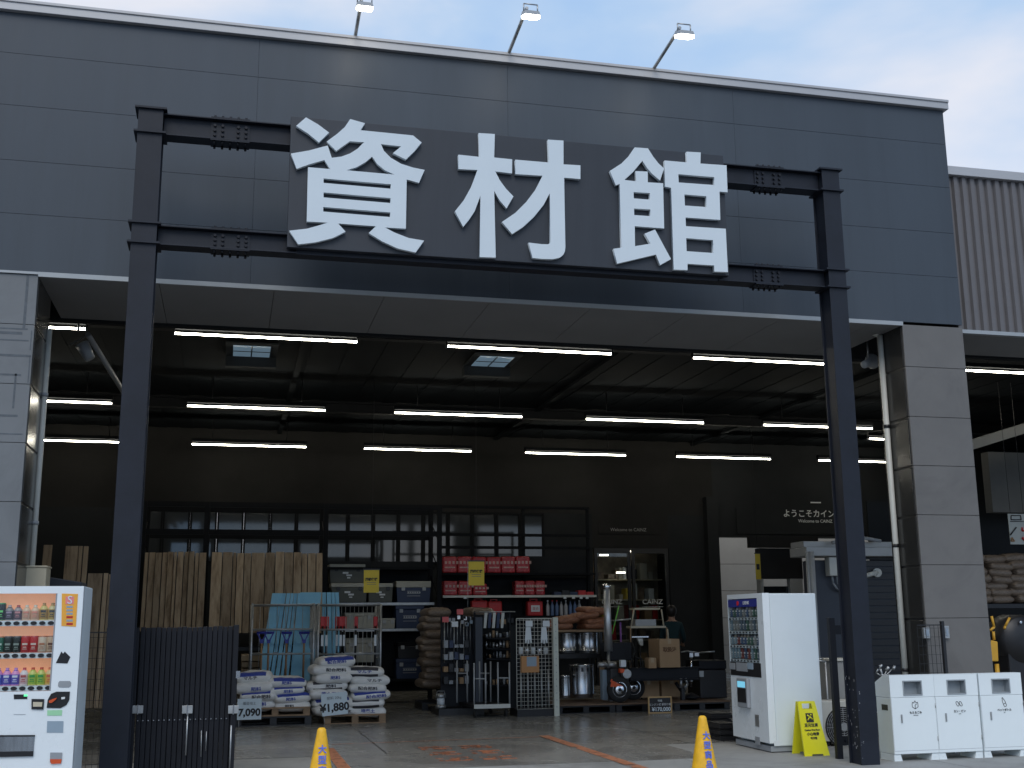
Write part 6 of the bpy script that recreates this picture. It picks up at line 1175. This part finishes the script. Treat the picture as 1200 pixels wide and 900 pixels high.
MB().tube([l2(1184, 627), l2(1191, 618)], .012).build('drawing', 'ink', t, world=True); MB().tube([l2(1185, 604), l2(1196, 604), l2(1197, 609), l2(1185, 609), l2(1185, 604)], .008).tube([l2(1184, 611), l2(1200, 611)], .006).build('drawing', 'ink', t, world=True)
MB().tube([l2(1186, 630), l2(1189, 634), l2(1185, 634), l2(1186, 630)], .012).build('drawing', 'shaft', t, world=True); MB().tube([l2(1198, 618), l2(1198, 622), l2(1202, 622)], .014).tube([l2(1198, 630), l2(1202, 634)], .02).build('drawing', 'red', t, world=True)
MB().cyl((a[0]+.05, 16.605, a[1]), (a[0]+.05, 16.605, 5.4), .004, seg=5).cyl((c[0]-.05, 16.605, a[1]), (c[0]-.05, 16.605, 5.4), .004, seg=5).build('wire', 'black', t, world=True)
def l3(u, v, y=14.4): p = PY(u, v, y); return (p[0], y, p[1])
t = thing('yellow_tool', 'yellow and black long-handled tool just right of the grey pillar', 'tool', (l3(1166, 790)[0], 14.4, 0))
MB().tube([l3(1162, 722), l3(1165, 735), l3(1160, 739)], .018).tube([l3(1183, 724), l3(1178, 734), l3(1177, 737)], .018).build('handle', 'gold', t, world=True); MB().hexa([l3(1161, 775, 14.35), l3(1170, 775, 14.35), l3(1170, 775, 14.45), l3(1161, 775, 14.45), l3(1161, 750, 14.35), l3(1169, 752, 14.35), l3(1169, 752, 14.45), l3(1161, 750, 14.45)]).build('cover', 'gold', t, world=True, bevel=.01)
MB().cyl(l3(1168, 778), (l3(1168, 778)[0], 14.4, 0.01), .03, seg=10).cyl(l3(1164, 740), l3(1165, 750), .02, seg=8).build('shaft', 'gold', t, world=True)
t = thing('black_mower', 'rounded black machine housing low in the annex behind the bins', 'machine', (l3(1195, 790, 14.8)[0], 14.8, 0))
MB().lathe([(.05, -.1), (.32, -.09), (.36, 0), (.36, .3), (.3, .35)], (l3(1201, 750, 14.8)[0], 14.9, l3(1201, 750, 14.8)[2]), 30, 'y').build('housing', 'black', t, world=True); MB().bx(l3(1182, 760, 14.8)[0], l3(1225, 760, 14.8)[0], 14.82, 15.2, .02, l3(1190, 757, 14.8)[2]).build('body', 'black', t, world=True, bevel=.03)
a = l3(1197, 729, 14.75); MB().cyl((a[0], 14.79, a[2]), (a[0], 14.76, a[2]), .02, seg=8).build('knob', 'chrome', t, world=True)
# ------------------------------------------------------------------ light
wd = bpy.data.worlds.new('World'); scene.world = wd; wd.use_nodes = True; nt = wd.node_tree; nt.nodes.clear()
out = nt.nodes.new('ShaderNodeOutputWorld'); bg = nt.nodes.new('ShaderNodeBackground'); sky = nt.nodes.new('ShaderNodeTexSky')
sky.sky_type = 'NISHITA'; sky.sun_disc = False; SE, SR = 48, 196
sky.sun_elevation = R(SE); sky.sun_rotation = R(SR); sky.air_density = 1.; sky.dust_density = .6; sky.ozone_density = 2.5
tc = nt.nodes.new('ShaderNodeTexCoord'); mp = nt.nodes.new('ShaderNodeMapping'); mp.inputs['Scale'].default_value = (1, 1, 1.8); mp.inputs['Location'].default_value = (3.1, .2, 1.3)
nz = nt.nodes.new('ShaderNodeTexNoise'); nz.inputs['Scale'].default_value = 1.9; nz.inputs['Detail'].default_value = 6; nz.inputs['Roughness'].default_value = .5; nz.inputs['Distortion'].default_value = .3
rp = nt.nodes.new('ShaderNodeValToRGB'); rp.color_ramp.elements[0].position = .38; rp.color_ramp.elements[1].position = .6
rp.color_ramp.elements[0].color = (1.9, 3.3, 5.5, 1); rp.color_ramp.elements[1].color = (5.2, 5.3, 5.75, 1); em_ = rp.color_ramp.elements.new(.5); em_.color = (3.1, 4.15, 5.6, 1)
mx = nt.nodes.new('ShaderNodeMix'); mx.data_type = 'RGBA'; mx.inputs[0].default_value = .88
L = nt.links.new
L(tc.outputs['Generated'], mp.inputs[0]); L(mp.outputs[0], nz.inputs['Vector']); L(nz.outputs['Fac'], rp.inputs[0]); L(rp.outputs[0], mx.inputs[7]); L(sky.outputs[0], mx.inputs[6])
L(mx.outputs[2], bg.inputs[0]); bg.inputs[1].default_value = .13; L(bg.outputs[0], out.inputs[0])
sl = bpy.data.lights.new('sun', 'SUN'); sl.energy = 1.0; sl.angle = R(35); sl.color = (1., .96, .9)
so = bpy.data.objects.new('sun', sl); COL.objects.link(so)
az = R(SR); el = R(SE)      # nishita: rotation measured from +Y towards +X
dv = Vector((math.sin(az)*math.cos(el), math.cos(az)*math.cos(el), math.sin(el))); so.rotation_euler = (dv).to_track_quat('Z', 'Y').to_euler(); so.location = (0, -20, 30)
scene.view_settings.view_transform = 'Standard'; scene.view_settings.look = 'None'; scene.view_settings.gamma = 1; scene.view_settings.exposure = .35
scene.render.engine = 'CYCLES'; scene.cycles.use_denoising = True
try: scene.cycles.denoiser = 'OPENIMAGEDENOISE'
except Exception: pass
scene.cycles.max_bounces = 8; scene.cycles.transparent_max_bounces = 12; scene.cycles.sample_clamp_indirect = 4
